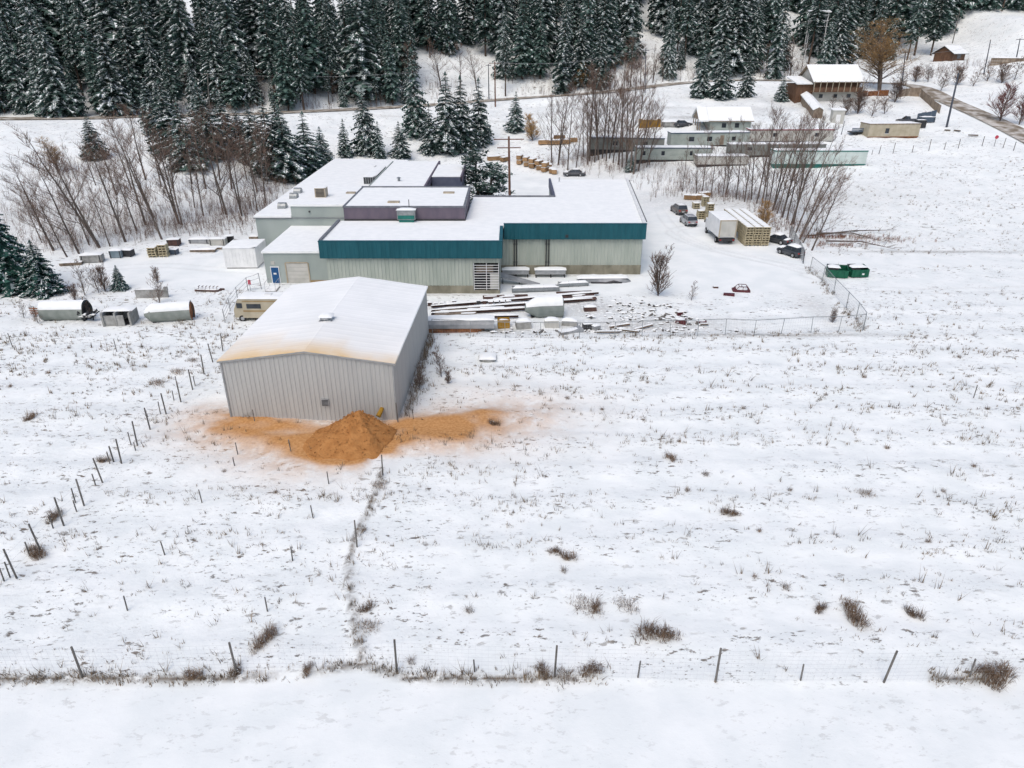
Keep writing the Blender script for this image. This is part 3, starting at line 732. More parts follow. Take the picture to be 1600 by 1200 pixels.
# left section, its raised block and the lean-to
part(MB().box(-34.9, -21.5, 95.8, 96.0, -.3, 5.05), 'front_wall', 'pale_green_flat')
part(MB().add([(-34.9, 95.9, -.3), (-35.3, 146, -.3), (-35.3, 146, 5.3), (-34.9, 95.9, 5.3)], [(0, 3, 2, 1)]), 'side_wall', 'pale_green_flat')
part(MB().add([(-35.3, 146, -.3), (-20.6, 144.5, -.3), (-20.6, 144.5, 5.3), (-35.3, 146, 5.3)], [(0, 3, 2, 1)]), 'rear_wall', 'pale_green_flat')
part(MB().add([(-20.6, 144.5, -.3), (-20.6, 131, -.3), (-20.6, 131, 5.3), (-20.6, 144.5, 5.3)], [(0, 3, 2, 1)]), 'rear_wall', 'pale_green_flat')
part(MB().prism([(-35.05, 95.65), (-29.95, 95.65), (-29.95, 108), (-21.4, 108), (-21.0, 131.5), (-20.45, 131.5), (-20.45, 144.4), (-35.45, 146.2)], 5.05, 5.36), 'roof', 'snow')
part(MB().box(-29.9, -21.5, 95.78, 95.99, 5.052, 6.6).box(-29.9, -29.7, 95.992, 108, 5.3, 6.6), 'block_wall', 'pale_green_flat')
part(MB().prism([(-30.02, 95.66), (-21.25, 95.66), (-21.25, 108.3), (-30.02, 108.3)], 6.6, 6.86), 'roof', 'snow')
part(MB().tube((-27.4, 95.85, 5.9), (-27.4, 95.6, 5.9), .12, .12, 8), 'wall_vent', 'dark_metal')
part(MB().box(-35.1, -21.5, 95.60, 95.65, 5.0, 5.1), 'flashing', 'grey_cap')
for (x, y) in ((-32.5, 101.3), (-32.8, 108.2), (-33.3, 112.2)):
    mb = MB()
    pr = [(0, .0)] + [(-.55 + .55 * math.cos(a) + .0, .65 * math.sin(a)) for a in (0.5, 1.0, 1.57, 2.1, 2.6, 3.14)]
    mb.prism_x([(y + p[0] * 1.3, 5.33 + p[1] * 1.25) for p in pr], x - .55, x + .55); part(mb, 'roof_hood', 'galvanised')
hv = part(MB().box(-27.65, -26.15, 100.3, 101.8, 6.85, 8.15), 'roof_unit', 'tan_metal')
mb = MB()
for k in range(6): mb.box(-27.5, -26.3, 100.26, 100.298, 7.0 + k * .18, 7.09 + k * .18)
part(mb, 'unit_grille', 'dark_metal')
mb = MB(); mb.snow(-27.65, -26.15, 100.3, 101.8, 8.14, .12, 5, 4); part(mb, 'unit_snow', 'snow', True)
part(MB().box(-23.9, -22.6, 103.0, 103.8, 6.85, 7.02), 'roof_hatch', 'tan_metal')
# lean-to
part(MB().box(-30.0, -21.42, 83.0, 83.2, -.3, 3.75), 'front_wall', 'pale_green_flat')
part(MB().box(-30.0, -29.8, 83.2, 95.7, -.3, 3.75), 'side_wall', 'white_paint')
part(MB().prism([(-30.15, 82.85), (-21.42, 82.85), (-21.42, 95.77), (-30.15, 95.77)], 3.75, 3.98), 'roof', 'snow')
dr = part(MB().box(-29.3, -28.4, 82.93, 82.99, .02, 1.98), 'door', 'blue_door')
part(MB().box(-29.05, -28.7, 82.91, 82.928, 1.1, 1.3), 'door_notice', 'white_paint')
part(MB().box(-29.38, -29.302, 82.92, 82.998, 0, 2.08).box(-28.398, -28.32, 82.92, 82.998, 0, 2.08).box(-29.302, -28.398, 82.92, 82.998, 1.985, 2.08), 'door_frame', 'white_paint')
part(MB().box(-29.2, -28.75, 82.94, 82.998, 2.3, 2.75), 'door_lamp', 'off_white')
for k in range(5):
    part(MB().box(-27.4, -24.8, 82.95, 82.99, .05 + k * .49, .52 + k * .49), 'garage_door_panel', 'off_white')
part(MB().box(-27.55, -27.41, 82.9, 82.998, 0, 2.55).box(-24.79, -24.65, 82.9, 82.998, 0, 2.55).box(-27.41, -24.79, 82.9, 82.998, 2.51, 2.62), 'garage_door_frame', 'tan_metal')
part(MB().box(-24.64, -21.45, 82.92, 82.998, -.2, .35), 'foundation', 'tan_stripe')
# rear roofs
part(MB().box(-21.2, -13.2, 102.6, 131.8, 0, 6.1), 'rear_hall', 'pale_green_flat')
part(MB().box(-21.4, -13.0, 107.4, 132.0, 6.1, 6.72), 'rear_hall_fascia', 'purple')
part(MB().prism([(-21.4, 102.0), (-13.25, 102.0), (-13.25, 131.9), (-21.3, 131.9)], 6.6, 6.98), 'roof', 'snow')
part(MB().box(-13.24, -12.95, 102.0, 132.0, 6.05, 7.05), 'parapet', 'purple')
part(MB().box(-21.6, -21.41, 108.4, 131.9, 5.4, 7.02), 'parapet', 'pale_green_flat')
part(MB().box(-12.9, -8.1, 116.2, 128.3, 0, 6.9), 'rear_office', 'blue_grey')
part(MB().prism([(-12.9, 116.3), (-8.3, 116.3), (-8.3, 128.1), (-12.9, 128.1)], 6.7, 7.0), 'roof', 'snow')
part(MB().box(-8.3, -8.0, 116.2, 128.4, 6.2, 7.1), 'parapet', 'purple')
part(MB().tube((-17.6, 112.3, 6.9), (-17.6, 112.3, 7.5), .22, .18, 8).tube((-17.6, 112.3, 7.45), (-17.6, 112.3, 7.6), .4, .1, 8), 'roof_vent', 'galvanised')
part(MB().box(-24.4, -22.5, 118.6, 130, 5.36, 6.5), 'roof_duct', 'galvanised')
mb = MB()
for k in range(5): mb.box(-24.3 + k * .38, -24.1 + k * .38, 118.5, 118.598, 5.5, 6.4)
part(mb, 'duct_grille', 'dark_metal')
mb = MB(); mb.snow(-24.4, -22.5, 118.6, 130, 6.49, .12, 6, 5); part(mb, 'duct_snow', 'snow', True)
part(MB().tube((7.6, 116, 6.2), (7.6, 116, 6.9), .1, .1, 6), 'vent_stack', 'grey_metal')
part(MB().tube((16.9, 88.2, 6.3), (19.0, 117, 6.3), .06, .06, 5), 'roof_cable', 'dark_metal')
# ------------------------------------------------------------------ spruces
def spruce_mesh(seed, H=20.0, R=3.2, whorls=26, nb=8, seg=5, snow=.42, mat='needle', start=.10, sparse=0, frost=.22, wide=1.0):
    rng = random.Random(seed)
    tr = MB(); pts = []
    for i in range(6):
        t = i / 5; pts.append((rng.uniform(-.06, .06) * H * .03, rng.uniform(-.06, .06) * H * .03, H * t * .985))
    tr.path(pts, [H * .011 * (1 - t / 5 * .92) + .015 for t in range(6)], 6)
    mb = MB()
    def tri(a, b, c, mi):
        o = len(mb.v); mb.v.extend((tuple(a), tuple(b), tuple(c))); mb.f.append((o, o + 1, o + 2)); mb.m.append(mi)
    lop = [rng.uniform(.72, 1.18) for _ in range(8)]
    for wi in range(whorls):
        t = start + (1 - start) * (wi + rng.uniform(-.3, .3)) / whorls
        if t > .995: t = .985
        z = H * t
        env = (1 - t) ** .82 * (1 if t > start + .12 else .55 + .45 * (t - start) / .12)
        n = max(3, int(nb * (.55 + .45 * (1 - t))))
        a0 = rng.uniform(0, 6.28)
        for k in range(n):
            if rng.random() < sparse: continue
            a = a0 + 6.283 * k / n + rng.uniform(-.3, .3)
            L = R * env * lop[int((a % 6.283) / 6.283 * 8) % 8] * rng.uniform(.7, 1.22) + .10
            up = .22 * (t - .35) - rng.uniform(.05, .28)
            ca, sa = math.cos(a), math.sin(a); side = Vector((-sa, ca, 0)); out = Vector((ca, sa, 0))
            sag = rng.uniform(.12, .34)
            zj = z + rng.uniform(-.012, .012) * H
            sn_b = rng.random() < .8
            prev = None
            for q in range(seg):
                s_ = (q + .35) / seg
                c0 = out * (L * s_) + Vector((0, 0, zj + up * L * s_ - sag * L * s_ * s_))
                s2 = min(1.08, s_ + 1.25 / seg)
                c1 = out * (L * s2) + Vector((0, 0, zj + up * L * s2 - sag * L * s2 * s2))
                wd = (L * (.34 - .2 * s_) * rng.uniform(.6, 1.3) + .05) * wide
                for sg in (-1, 1):
                    if rng.random() < .08: continue
                    tip = c0 + out * (wd * .9) + side * (sg * wd) + Vector((0, 0, -wd * rng.uniform(.15, .5)))
                    fr = 2 if rng.random() < frost * (.4 + .9 * s_) else 0
                    tri(c0 - out * .04, c1, tip, fr)
                    hang = (c0 + c1) * .5 + side * (sg * wd * .4) + Vector((0, 0, -wd * rng.uniform(.5, 1.0)))
                    tri(c0, c1, hang, 0)
                    if sn_b and s_ > .2 and rng.random() < snow:
                        lift = Vector((0, 0, .04 + .002 * H)); f_ = rng.uniform(.25, .6)
                        a1 = c0 + (tip - c0) * .12; b1 = c1 + (tip - c1) * .1
                        tri(a1 + lift, b1 + lift, a1 + (tip - a1) * f_ + out * (wd * .25) + lift, 1)
    # leader
    for k in range(5):
        a = k * 1.3; tri((0, 0, H * 1.01), (math.cos(a) * .22, math.sin(a) * .22, H * .955), (math.cos(a + 1) * .22, math.sin(a + 1) * .22, H * .95), 0)
    return tr.mesh('trunk', 'spruce_bark', True), mb.mesh('crown', [mat, 'tree_snow', 'needle_frost'])
FOREST = [spruce_mesh(100 + i, 20, (3.9, 4.5, 3.2, 4.8, 4.1, 2.8, 3.6, 4.4)[i], (30, 30, 28, 32, 28, 26, 24, 30)[i], 11, 6, (.55, .75, .35, .85, .15, .5, .3, .65)[i], 'needle', (.04, .05, .22, .03, .10, .34, .16, .06)[i], (0, 0, .12, 0, .05, .22, .3, 0)[i], (.40, .5, .24, .55, .15, .3, .2, .45)[i]) for i in range(8)]
LOWF = spruce_mesh(150, 20, 4.4, 20, 8, 3, .5, 'needle', .05)
SNOWY = [spruce_mesh(200 + i, 12, (2.7, 3.0, 2.5)[i], (24, 26, 22)[i], 11, 6, (.65, .8, .72)[i], 'needle', .04, 0, .3) for i in range(3)]
BIG = [spruce_mesh(300 + i, 14, (4.1, 3.8)[i], (34, 30)[i], 15, 9, (.42, .6)[i], 'needle_big', .03, 0, (.12, .2)[i], .85) for i in range(2)]
def spruce(meshes, px=None, loc=None, h=20, w=1.0, label='', group=None, seed=0, base=20.0, tilt=0):
    rng = random.Random(seed * 31 + 7)
    if loc is None: loc = P(*px)
    s_ = h / base
    t = thing('spruce_tree', label, 'spruce', (loc[0], loc[1], loc[2] - .15), rng.uniform(0, 6.28), group, (s_ * w, s_ * w, s_))
    t.rotation_euler.x = rng.uniform(-.03, .03); t.rotation_euler.y = rng.uniform(-.03, .03)
    put('trunk', meshes[0], t); put('crown', meshes[1], t); return t
def tree_h(px, py, top):
    """real height of something whose foot is at (px,py) and whose tip is at (px,top) in the photograph"""
    p = P(px, py); _, z = upz(px, top, p.y); return p, max(1.0, z - p.z)
SPR = [  # foot, tip, width, mesh, label
 (22, 452, 292, 1.0, BIG[0], 'largest dark spruce at the left edge of the photo, beside the tank yard'),
 (72, 458, 372, 1.5, BIG[1], 'short wide snow laden spruce in front of the largest left edge spruce'),
 (188, 453, 412, 1.25, BIG[1], 'small lone spruce sapling between the left edge spruces and the concrete slab'),
 (150, 248, 176, 1.5, SNOWY[1], 'wide spruce on the open slope left of the bare alders'),
 (240, 208, 120, 1.5, FOREST[0], 'slim green spruce by the road above the left alders'),
 (272, 240, 122, 1.6, SNOWY[0], 'tall spruce standing left in the roadside pair above the alders'),
 (296, 264, 158, 1.6, SNOWY[1], 'lower snow dusted spruce below the roadside pair'),
 (330, 248, 128, 1.6, SNOWY[2], 'tall spruce standing right in the roadside pair above the alders'),
 (354, 236, 140, 1.5, SNOWY[0], 'narrow spruce just right of the roadside pair'),
 (398, 256, 156, 1.6, FOREST[1], 'leftmost spruce of the clump beside the factory roof'),
 (424, 276, 150, 1.5, SNOWY[0], 'tallest spruce of the clump beside the factory roof'),
 (452, 282, 162, 1.5, SNOWY[1], 'third spruce from the left of the clump beside the factory roof'),
 (482, 276, 172, 1.5, SNOWY[2], 'snowy spruce in the right half of the clump beside the factory roof'),
 (506, 264, 196, 1.6, SNOWY[1], 'lowest spruce at the right end of the clump beside the factory roof'),
 (376, 228, 165, 1.7, SNOWY[1], 'broad frosted spruce between the roadside pair and the factory clump'),
 (318, 218, 150, 1.6, SNOWY[2], 'half hidden spruce between the two tall roadside spruces'),
 (440, 240, 148, 1.6, FOREST[0], 'spruce standing behind the factory side clump'),
 (540, 244, 184, 1.25, SNOWY[0], 'small lone spruce right behind the left roof corner of the factory'),
 (574, 240, 134, 1.15, SNOWY[1], 'tall spruce left of the bushy row behind the factory'),
 (593, 246, 188, 1.25, SNOWY[2], 'half height spruce against the tall one behind the factory'),
 (627, 246, 188, 1.5, SNOWY[1], 'bushy snow covered spruce, lowest in the row behind the factory'),
 (652, 214, 72, .95, SNOWY[0], 'tallest narrow spruce in the row behind the factory'),
 (672, 240, 160, 1.25, SNOWY[2], 'snowy spruce in the middle of the row behind the factory'),
 (698, 238, 110, 1.2, SNOWY[1], 'tall snowy spruce left of centre in the tight trio behind the factory'),
 (722, 236, 116, 1.2, SNOWY[0], 'middle spruce of the tight trio behind the factory'),
 (748, 226, 120, 1.2, SNOWY[2], 'rightmost spruce of the tight trio behind the factory'),
 (805, 206, 142, 1.3, SNOWY[1], 'lone spruce in the snow clearing right of the wooden pole'),
 (1094, 152, 78, 1.3, SNOWY[1], 'left of three spruces below the road above the cabin'),
 (1126, 154, 70, 1.35, SNOWY[0], 'middle and broadest of three spruces below the road above the cabin'),
 (1164, 152, 82, 1.2, SNOWY[2], 'right and slimmest of three spruces below the road above the cabin'),
 (1220, 158, 117, 1.5, SNOWY[1], 'small spruce in front of the brown balcony house'),
 (985, 268, 235, 1.6, SNOWY[1], 'tiny spruce at the foot of the bare tree clump behind the factory'),
]
for i, (x, y, tp, w, mesh, lab) in enumerate(SPR):
    base = 14 if mesh in BIG else (12 if mesh in SNOWY else 20)
    p, h = tree_h(x, y, tp)
    spruce(mesh, loc=p, h=h, w=w, label=lab, seed=i, base=base)
# broad snow covered pine by the small rear office
def pine_mesh(seed):
    rng = random.Random(seed); tr = MB(); cr = MB()
    tr.path([(0, 0, 0), (.1, .05, 2), (-.1, .1, 4), (.05, 0, 5.6)], [.17, .14, .1, .04], 6)
    for k in range(60):
        z = rng.uniform(.5, 5.8); a = rng.uniform(0, 6.28); L = rng.uniform(.8, 2.6) * (1.15 - .12 * z)
        e = Vector((math.cos(a) * L, math.sin(a) * L, z + rng.uniform(-.1, .6)))
        tr.tube((0, 0, z), e, .035, .012, 3, False)
        for j in range(24):
            c = Vector((0, 0, z)).lerp(e, rng.uniform(.35, 1.05)) + Vector((rng.gauss(0, .22), rng.gauss(0, .22), rng.gauss(0, .16)))
            d = [Vector((rng.gauss(0, 1), rng.gauss(0, 1), rng.gauss(0, .5))).normalized() * rng.uniform(.14, .34) for _ in range(3)]
            cr.mi = 0; cr.add([c + q for q in d], [(0, 1, 2)])
            if rng.random() < .36:
                u = Vector((0, 0, .1)); cr.mi = 1; cr.add([c + u + Vector((q.x, q.y, q.z * .3)) * .8 for q in d], [(0, 1, 2)])
    return tr.mesh('trunk', 'bark'), cr.mesh('crown', ['needle', 'tree_snow'])
PINE = pine_mesh(5)
for k, (px, py, tp, w, lab) in enumerate([(744, 288, 236, 1.1, 'dark snow covered pine beside the small rear office of the factory'), (768, 284, 258, 1.5, 'low spreading pine right of the dark pine at the rear office')]):
    x = (px - 800) / 1100 * 118; yy = 124.0
    xx, zt = upz(px, tp, yy)
    t = thing('pine_tree', lab, 'pine', (xx, yy, g1(xx, yy)), k * 2.0, None, (w * (zt) / 5.9,) * 2 + ((zt) / 5.9,))
    put('trunk', PINE[0], t); put('crown', PINE[1], t)

# forest on the hillside: every tree one can tell apart
rng = random.Random(42)
cand = []
def px_of(x, y, z):
    c, s_ = math.cos(PITCH), math.sin(PITCH); z -= CAM_H
    dep = y * c - z * s_; up = y * s_ + z * c
    return 800 + FPX * x / dep, 600 - FPX * up / dep
rx = np.array([p[0] for p in ROAD]); ry = np.array([p[1] for p in ROAD])
o_ = np.argsort(rx[:-16]); rsx, rsy = rx[:-16][o_], ry[:-16][o_]
gaps = [(655, 765, 98, 150), (1000, 1024, -80, 128), (1225, 1260, 30, 125), (1335, 1420, 95, 160), (950, 1010, 118, 160)]
gyv = 0
row = 0
y = 0
for row in range(8):
    off = 8.5 + row * 8.5
    x = -200 + rng.uniform(0, 6)
    while x < 215:
        x += (rng.uniform(4.0, 6.6) + row * .3) * (.8 if x < -15 and row < 2 else 1)
        yb = np.interp(x, rsx, rsy) if x < 118 else (245 if x < 140 else 262)
        yy = yb + off * (.72 if x < -20 else 1) + rng.uniform(-4.5, 4.5) * (.6 if row == 0 else 1) + (8 if 80 < x < 118 else 0)
        z = g1(x, yy); u, v = px_of(x, yy, z)
        if u < -70 or u > 1670: continue
        if any(a <= u <= b and c <= v <= d for a, b, c, d in gaps): continue
        if 660 < u < 775 and row < 2: continue
        if u > 1420 and row < 1: continue
        cand.append((yy, x, z, row))
cand.sort()
FLAB = 'tall snow dusted spruce among the dense forest on the hillside behind the road'
import itertools
cand_vis = cand[:300]
def flab(x, yy, z, row, h):
    u, v = px_of(x, yy, z)
    zone = ['above the left alder bank', 'behind the factory roof', 'above the bare grove', 'between the snowy gully and the balcony house', 'behind the golden tree', 'at the top right behind the far house'][sum(u > q for q in (430, 770, 1005, 1240, 1440))]
    rw = 'front edge' if row == 0 else 'middle rows' if row < 3 else 'rear rows'
    sz = 'tall' if h > 22 else 'medium high' if h > 14 else 'short'
    return sz + ' forest spruce in the ' + rw + ' ' + zone, 'forest spruces ' + zone
for i, (yy, x, z, row) in enumerate(cand_vis):
    h = (rng.uniform(17, 32) if rng.random() < .8 else rng.uniform(10, 16)) if row > 0 else rng.choice((rng.uniform(9, 14), rng.uniform(15, 22), rng.uniform(18, 27), rng.uniform(20, 27)))
    if x > 110: h *= 1.1
    spruce(FOREST[rng.randrange(8)], loc=(x, yy, z), h=h, w=rng.uniform(.75, 1.2), label=flab(x, yy, z, row, h)[0], group=flab(x, yy, z, row, h)[1], seed=i + 500)
if len(cand) > 300:
    mb = MB(); allv = []
    src = LOWF[1]; sv = np.empty(len(src.vertices) * 3); src.vertices.foreach_get('co', sv); sv = sv.reshape(-1, 3)
    sf = np.array([p.vertices[:] for p in src.polygons]); sm = np.array([p.material_index for p in src.polygons])
    V = []; Fc = []; Mi = []; n0 = 0
    for (yy, x, z, row) in cand[300:]:
        h = rng.uniform(20, 28) / 20; a = rng.uniform(0, 6.28)
        R_ = np.array([[math.cos(a), -math.sin(a), 0], [math.sin(a), math.cos(a), 0], [0, 0, 1]])
        V.append(sv @ R_.T * h + np.array([x, yy, z])); Fc.append(sf + n0); Mi.append(sm); n0 += len(sv)
    me = bpy.data.meshes.new('far_forest'); me.from_pydata(np.concatenate(V).tolist(), [], np.concatenate(Fc).tolist())
    me.materials.append(MATS['needle']); me.materials.append(MATS['tree_snow']); me.materials.append(MATS['needle_frost']); me.polygons.foreach_set('material_index', np.concatenate(Mi).tolist()); me.update()
    fo = bpy.data.objects.new('far_forest', me); C.objects.link(fo); tag(fo, 'farthest rows of dark spruce forest high on the hillside', 'forest', None, 'stuff')
print('forest trees', len(cand))

# ------------------------------------------------------------------ bare trees
def bare_tree(seed, H=14.0, spread=.33, limbs=18, twigs=7, lean=(0, 0), r0=.15, bush=False, fork=1, mat='twig', droop=0, leaf=0):
    rng = random.Random(seed); tr = MB(); cr = MB(); lf = []
    for f in range(fork):
        lx = lean[0] + (rng.uniform(-.16, .16) if fork > 1 else 0); ly = lean[1] + (rng.uniform(-.16, .16) if fork > 1 else 0)
        hh = H * (1 if f == 0 else rng.uniform(.7, .95))
        pts = []; rad = []; ox = oy = 0
        for i in range(8):
            t = i / 7; ox += rng.uniform(-.012, .012) * H; oy += rng.uniform(-.012, .012) * H
            pts.append(Vector((ox * t + lx * hh * t, oy * t + ly * hh * t, hh * t))); rad.append(max(.012, r0 * (1 - t) ** .8 + .012))
        tr.path(pts, rad, 6)
        for k in range(limbs):
            t = rng.uniform(.18 if not bush else .04, .97); i = min(6, int(t * 7)); p = pts[i].lerp(pts[i + 1], t * 7 - i)
            a = rng.uniform(0, 6.28); L = hh * spread * (1.08 - t) ** .7 * rng.uniform(.55, 1.15) + .3
            d = Vector((math.cos(a), math.sin(a), rng.uniform(.55, 1.5))).normalized()
            e1 = p + d * L * .5; d2 = (d + Vector((rng.uniform(-.2, .2), rng.uniform(-.2, .2), .28 - droop))).normalized(); e2 = e1 + d2 * L * .55
            rb = max(.016, r0 * (1 - t) * .42)
            tr.path([p, e1, e2], [rb, rb * .65, .010], 4)
            for j in range(twigs):
                s_ = rng.uniform(.25, 1); q = p.lerp(e1, s_ * 2) if s_ < .5 else e1.lerp(e2, s_ * 2 - 1)
                a2 = rng.uniform(0, 6.28); dd = (d2 * .8 + Vector((math.cos(a2), math.sin(a2), rng.uniform(0, 1.1) - droop)) * .8).normalized()
                l2 = L * rng.uniform(.2, .48) + .12
                m_ = q + dd * l2 * .55; n_ = m_ + (dd + Vector((0, 0, .3 - droop * 1.4))).normalized() * l2 * .5
                cr.path([q, m_, n_], [.017, .013, .006], 3)
                for z_ in range(2):
                    a3 = rng.uniform(0, 6.28); d3 = (dd + Vector((math.cos(a3), math.sin(a3), rng.uniform(-.2, .8) - droop)) * .9).normalized()
                    s3 = q.lerp(m_, rng.uniform(.4, 1)); cr.path([s3, s3 + d3 * l2 * rng.uniform(.35, .7)], [.011, .005], 3)
                    if leaf and rng.random() < leaf: lf.append(s3 + d3 * l2 * .5)
    tm = tr.mesh('trunk', 'bark', True)
    if leaf:
        for c in lf:
            for _ in range(3):
                c2 = c + Vector((rng.gauss(0, .12), rng.gauss(0, .12), rng.gauss(0, .12)))
                d = [Vector((rng.gauss(0, 1), rng.gauss(0, 1), rng.gauss(0, 1))).normalized() * rng.uniform(.04, .1) for _ in range(3)]
                cr.mi = 1; cr.add([c2 + q for q in d], [(0, 1, 2)])
        return tm, cr.mesh('crown', [mat, 'leaf_gold'])
    return tm, cr.mesh('crown', mat)
BARE = [bare_tree(11, 14, .36, 26, 8), bare_tree(12, 14, .42, 28, 8, r0=.18), bare_tree(13, 14, .28, 22, 7, r0=.13), bare_tree(14, 14, .36, 20, 8, fork=2, r0=.14), bare_tree(15, 14, .27, 22, 7, r0=.12), bare_tree(16, 14, .40, 30, 8, r0=.16)]
SAPL = [bare_tree(21, 5, .42, 14, 4, r0=.035, bush=True, fork=3), bare_tree(22, 5, .34, 12, 5, r0=.035, bush=True, fork=9), bare_tree(23, 5, .34, 16, 5, r0=.05, bush=True, fork=2)]
def bare(meshes, px, py, top, lean, label, group, seed, base=14.0, name='bare_tree', cat='bare tree', w=1.0):
    p, h = tree_h(px, py, top); rng = random.Random(seed * 17 + 3); s_ = h / base
    t = thing(name, label, cat, (p.x, p.y, p.z - .1), rng.uniform(0, 6.28), group, (s_ * w, s_ * w, s_))
    put('trunk', meshes[0], t); put('crown', meshes[1], t)
    # lean towards +x in the world whatever the turn
    M = Matrix.Translation((p.x, p.y, p.z - .1)) @ Matrix.Rotation(lean, 4, 'Y') @ Matrix.Rotation(rng.uniform(0, 6.28), 4, 'Z') @ Matrix.Diagonal((s_ * w, s_ * w, s_, 1))
    t.matrix_world = M; t.location = M.to_translation(); t.rotation_euler = M.to_euler(); t.scale = M.to_scale()
    return t
def zone_label(x, text, zones): return text.format(next(b for a, b in zones if x < a))
LEFT = [(105, 402, 290, -.22), (124, 397, 268, -.22), (140, 384, 262, -.15), (156, 388, 215, -.20), (172, 385, 290, -.1), (196, 378, 245, -.12), (214, 362, 250, -.12), (228, 352, 225, -.1), (253, 374, 186, -.16), (280, 350, 205, -.17), (285, 352, 212, -.06), (240, 340, 235, -.2), (318, 338, 240, .02), (354, 336, 205, -.10), (349, 334, 222, -.02), (378, 338, 232, .05), (402, 330, 225, .0), (84, 392, 280, -.2), (66, 380, 300, -.15), (415, 318, 222, .05), (304, 325, 230, .1)]
for i, (x, y, tp, ln) in enumerate(LEFT):
    bare(BARE[(i * 5) % 6], x, y, tp - (28 if i % 2 else 10), ln, zone_label(x, 'leafless alder on the snowy bank {}', [(130, 'at its left end near the dark spruces'), (200, 'above the grey covered stack'), (300, 'above the pale pallets'), (999, 'at its right end beside the factory')]), 'alders on the left bank', i)
MID = [(862, 256, 146, -.04), (872, 258, 122, 0), (887, 266, 138, .02), (900, 262, 170, .1), (918, 258, 128, -.03), (921, 252, 112, 0), (929, 254, 128, .03), (935, 250, 98, -.02), (941, 248, 112, .04), (947, 252, 125, .02), (952, 248, 105, 0), (958, 255, 140, .05), (966, 258, 118, .03), (978, 268, 112, .04), (985, 270, 98, .0), (990, 272, 106, .05), (997, 268, 130, .1), (912, 246, 150, -.08), (972, 262, 140, -.05), (1010, 262, 160, .08)]
for i, (x, y, tp, ln) in enumerate(MID):
    bare(BARE[(i * 2 + 1) % 6], x, y, tp, ln, zone_label(x, 'thin leafless tree of the grove {}', [(905, 'at its left edge behind the dark sedan'), (962, 'in its dense middle before the grey trailer'), (1999, 'at its right side before the pale green trailer')]), 'trees of the grove behind the factory', i + 60, w=.8)
RIGHT = [(1066, 300, 215, .02), (1088, 302, 232, -.08), (1097, 303, 200, .0), (1111, 304, 218, .02), (1129, 308, 188, .0), (1134, 305, 215, .02), (1150, 312, 186, -.02), (1163, 316, 214, 0), (1182, 318, 172, .07), (1190, 322, 176, .02), (1200, 326, 180, .06), (1207, 330, 172, .10), (1214, 334, 190, .14), (1222, 340, 178, .1), (1229, 344, 200, .06), (1236, 352, 182, .14), (1243, 364, 192, .22), (1249, 374, 214, .28), (1254, 380, 236, .36), (1268, 392, 268, .24), (1240, 350, 186, .02), (1174, 312, 196, -.1), (1196, 318, 198, -.06)]
for i, (x, y, tp, ln) in enumerate(RIGHT):
    bare(BARE[(i * 5 + 2) % 6], x, y, tp, ln, zone_label(x, 'leafless alder {}', [(1140, 'standing upright left of the pallets behind the parked suvs'), (1210, 'right behind the long pallet stack'), (1999, 'leaning right at the end of the row by the fallen trunks')]), 'alders behind the crates', i + 120, w=.85)
HIGH = [(182, 305, 205, -.1), (206, 296, 190, -.12), (228, 282, 165, -.05), (252, 292, 172, .05), (272, 300, 195, -.06), (300, 288, 178, .06), (322, 296, 186, -.02), (344, 282, 168, .03), (362, 296, 180, .08), (386, 282, 165, -.04), (402, 300, 190, .02), (418, 288, 176, .05), (150, 290, 225, -.12), (120, 282, 228, -.15)]
for i, (x, y, tp, ln) in enumerate(HIGH):
    bare(BARE[(i * 5 + 1) % 6], x, y, tp, ln, zone_label(x, 'tall brown leafless tree on the upper slope {}', [(240, 'left of the roadside spruces'), (330, 'in front of the roadside spruces'), (999, 'in front of the factory side spruce clump')]), 'bare trees on the upper left slope', i + 300, w=1.1)
EDGE = [(300, 170, 110), (345, 170, 118), (410, 166, 110), (470, 162, 105), (520, 160, 112), (610, 155, 95), (640, 150, 70), (690, 142, 60), (720, 138, 70), (745, 140, 75), (1195, 122, 70), (1235, 118, 55), (1250, 122, 70)]
for i, (x, y, tp) in enumerate(EDGE):
    bare(BARE[(i * 3) % 6], x, y, tp, 0, zone_label(x, 'bare brown tree at the forest edge {}', [(560, 'above the left half of the road'), (800, 'by the snowy clearing behind the factory'), (1999, 'left of the balcony house')]), 'bare trees along the forest edge', i + 330, w=1.2)
BACK = [(1000, 132, 70), (975, 140, 82), (960, 142, 85), (1020, 130, 72), (945, 142, 96), (985, 136, 60), (1010, 134, 88), (925, 146, 100), (1035, 128, 80)]
for i, (x, y, tp) in enumerate(BACK):
    bare(BARE[i % 6], x, y, tp, 0, 'bare brown roadside tree below the snowy gully in the forest', 'roadside trees below the gully', i + 170, w=1.2)
WILLOW = bare_tree(31, 14, .42, 42, 11, r0=.2, fork=3, mat='twig_gold', droop=.25, leaf=.3)
bare(WILLOW, 1374, 142, 30, 0, 'big round crowned golden brown tree beside the brown balcony house', None, 200, w=1.9, cat='tree')
GOLD = bare_tree(32, 5, .42, 22, 7, r0=.05, bush=True, fork=4, mat='twig_gold', leaf=.75)
bare(GOLD, 1190, 362, 316, 0, 'golden leaved bush growing against the tall pallet stack', None, 201, 5.0, 'golden_bush', 'bush', 1.1)
bare(WILLOW, 92, 268, 212, -.1, 'golden brown bushy tree on the far left slope', None, 202, 14.0, 'golden_tree', 'tree', 1.3)
bare(GOLD, 905, 118 + 20, 100, 0, 'small golden bush at the forest edge left of the gully', None, 203, 5.0, 'golden_bush', 'bush', 1.1)
bare(GOLD, 832, 220, 180, 0, 'pale brown bush left of the bare grove behind the factory', None, 204, 5.0, 'golden_bush', 'bush', 1.2)
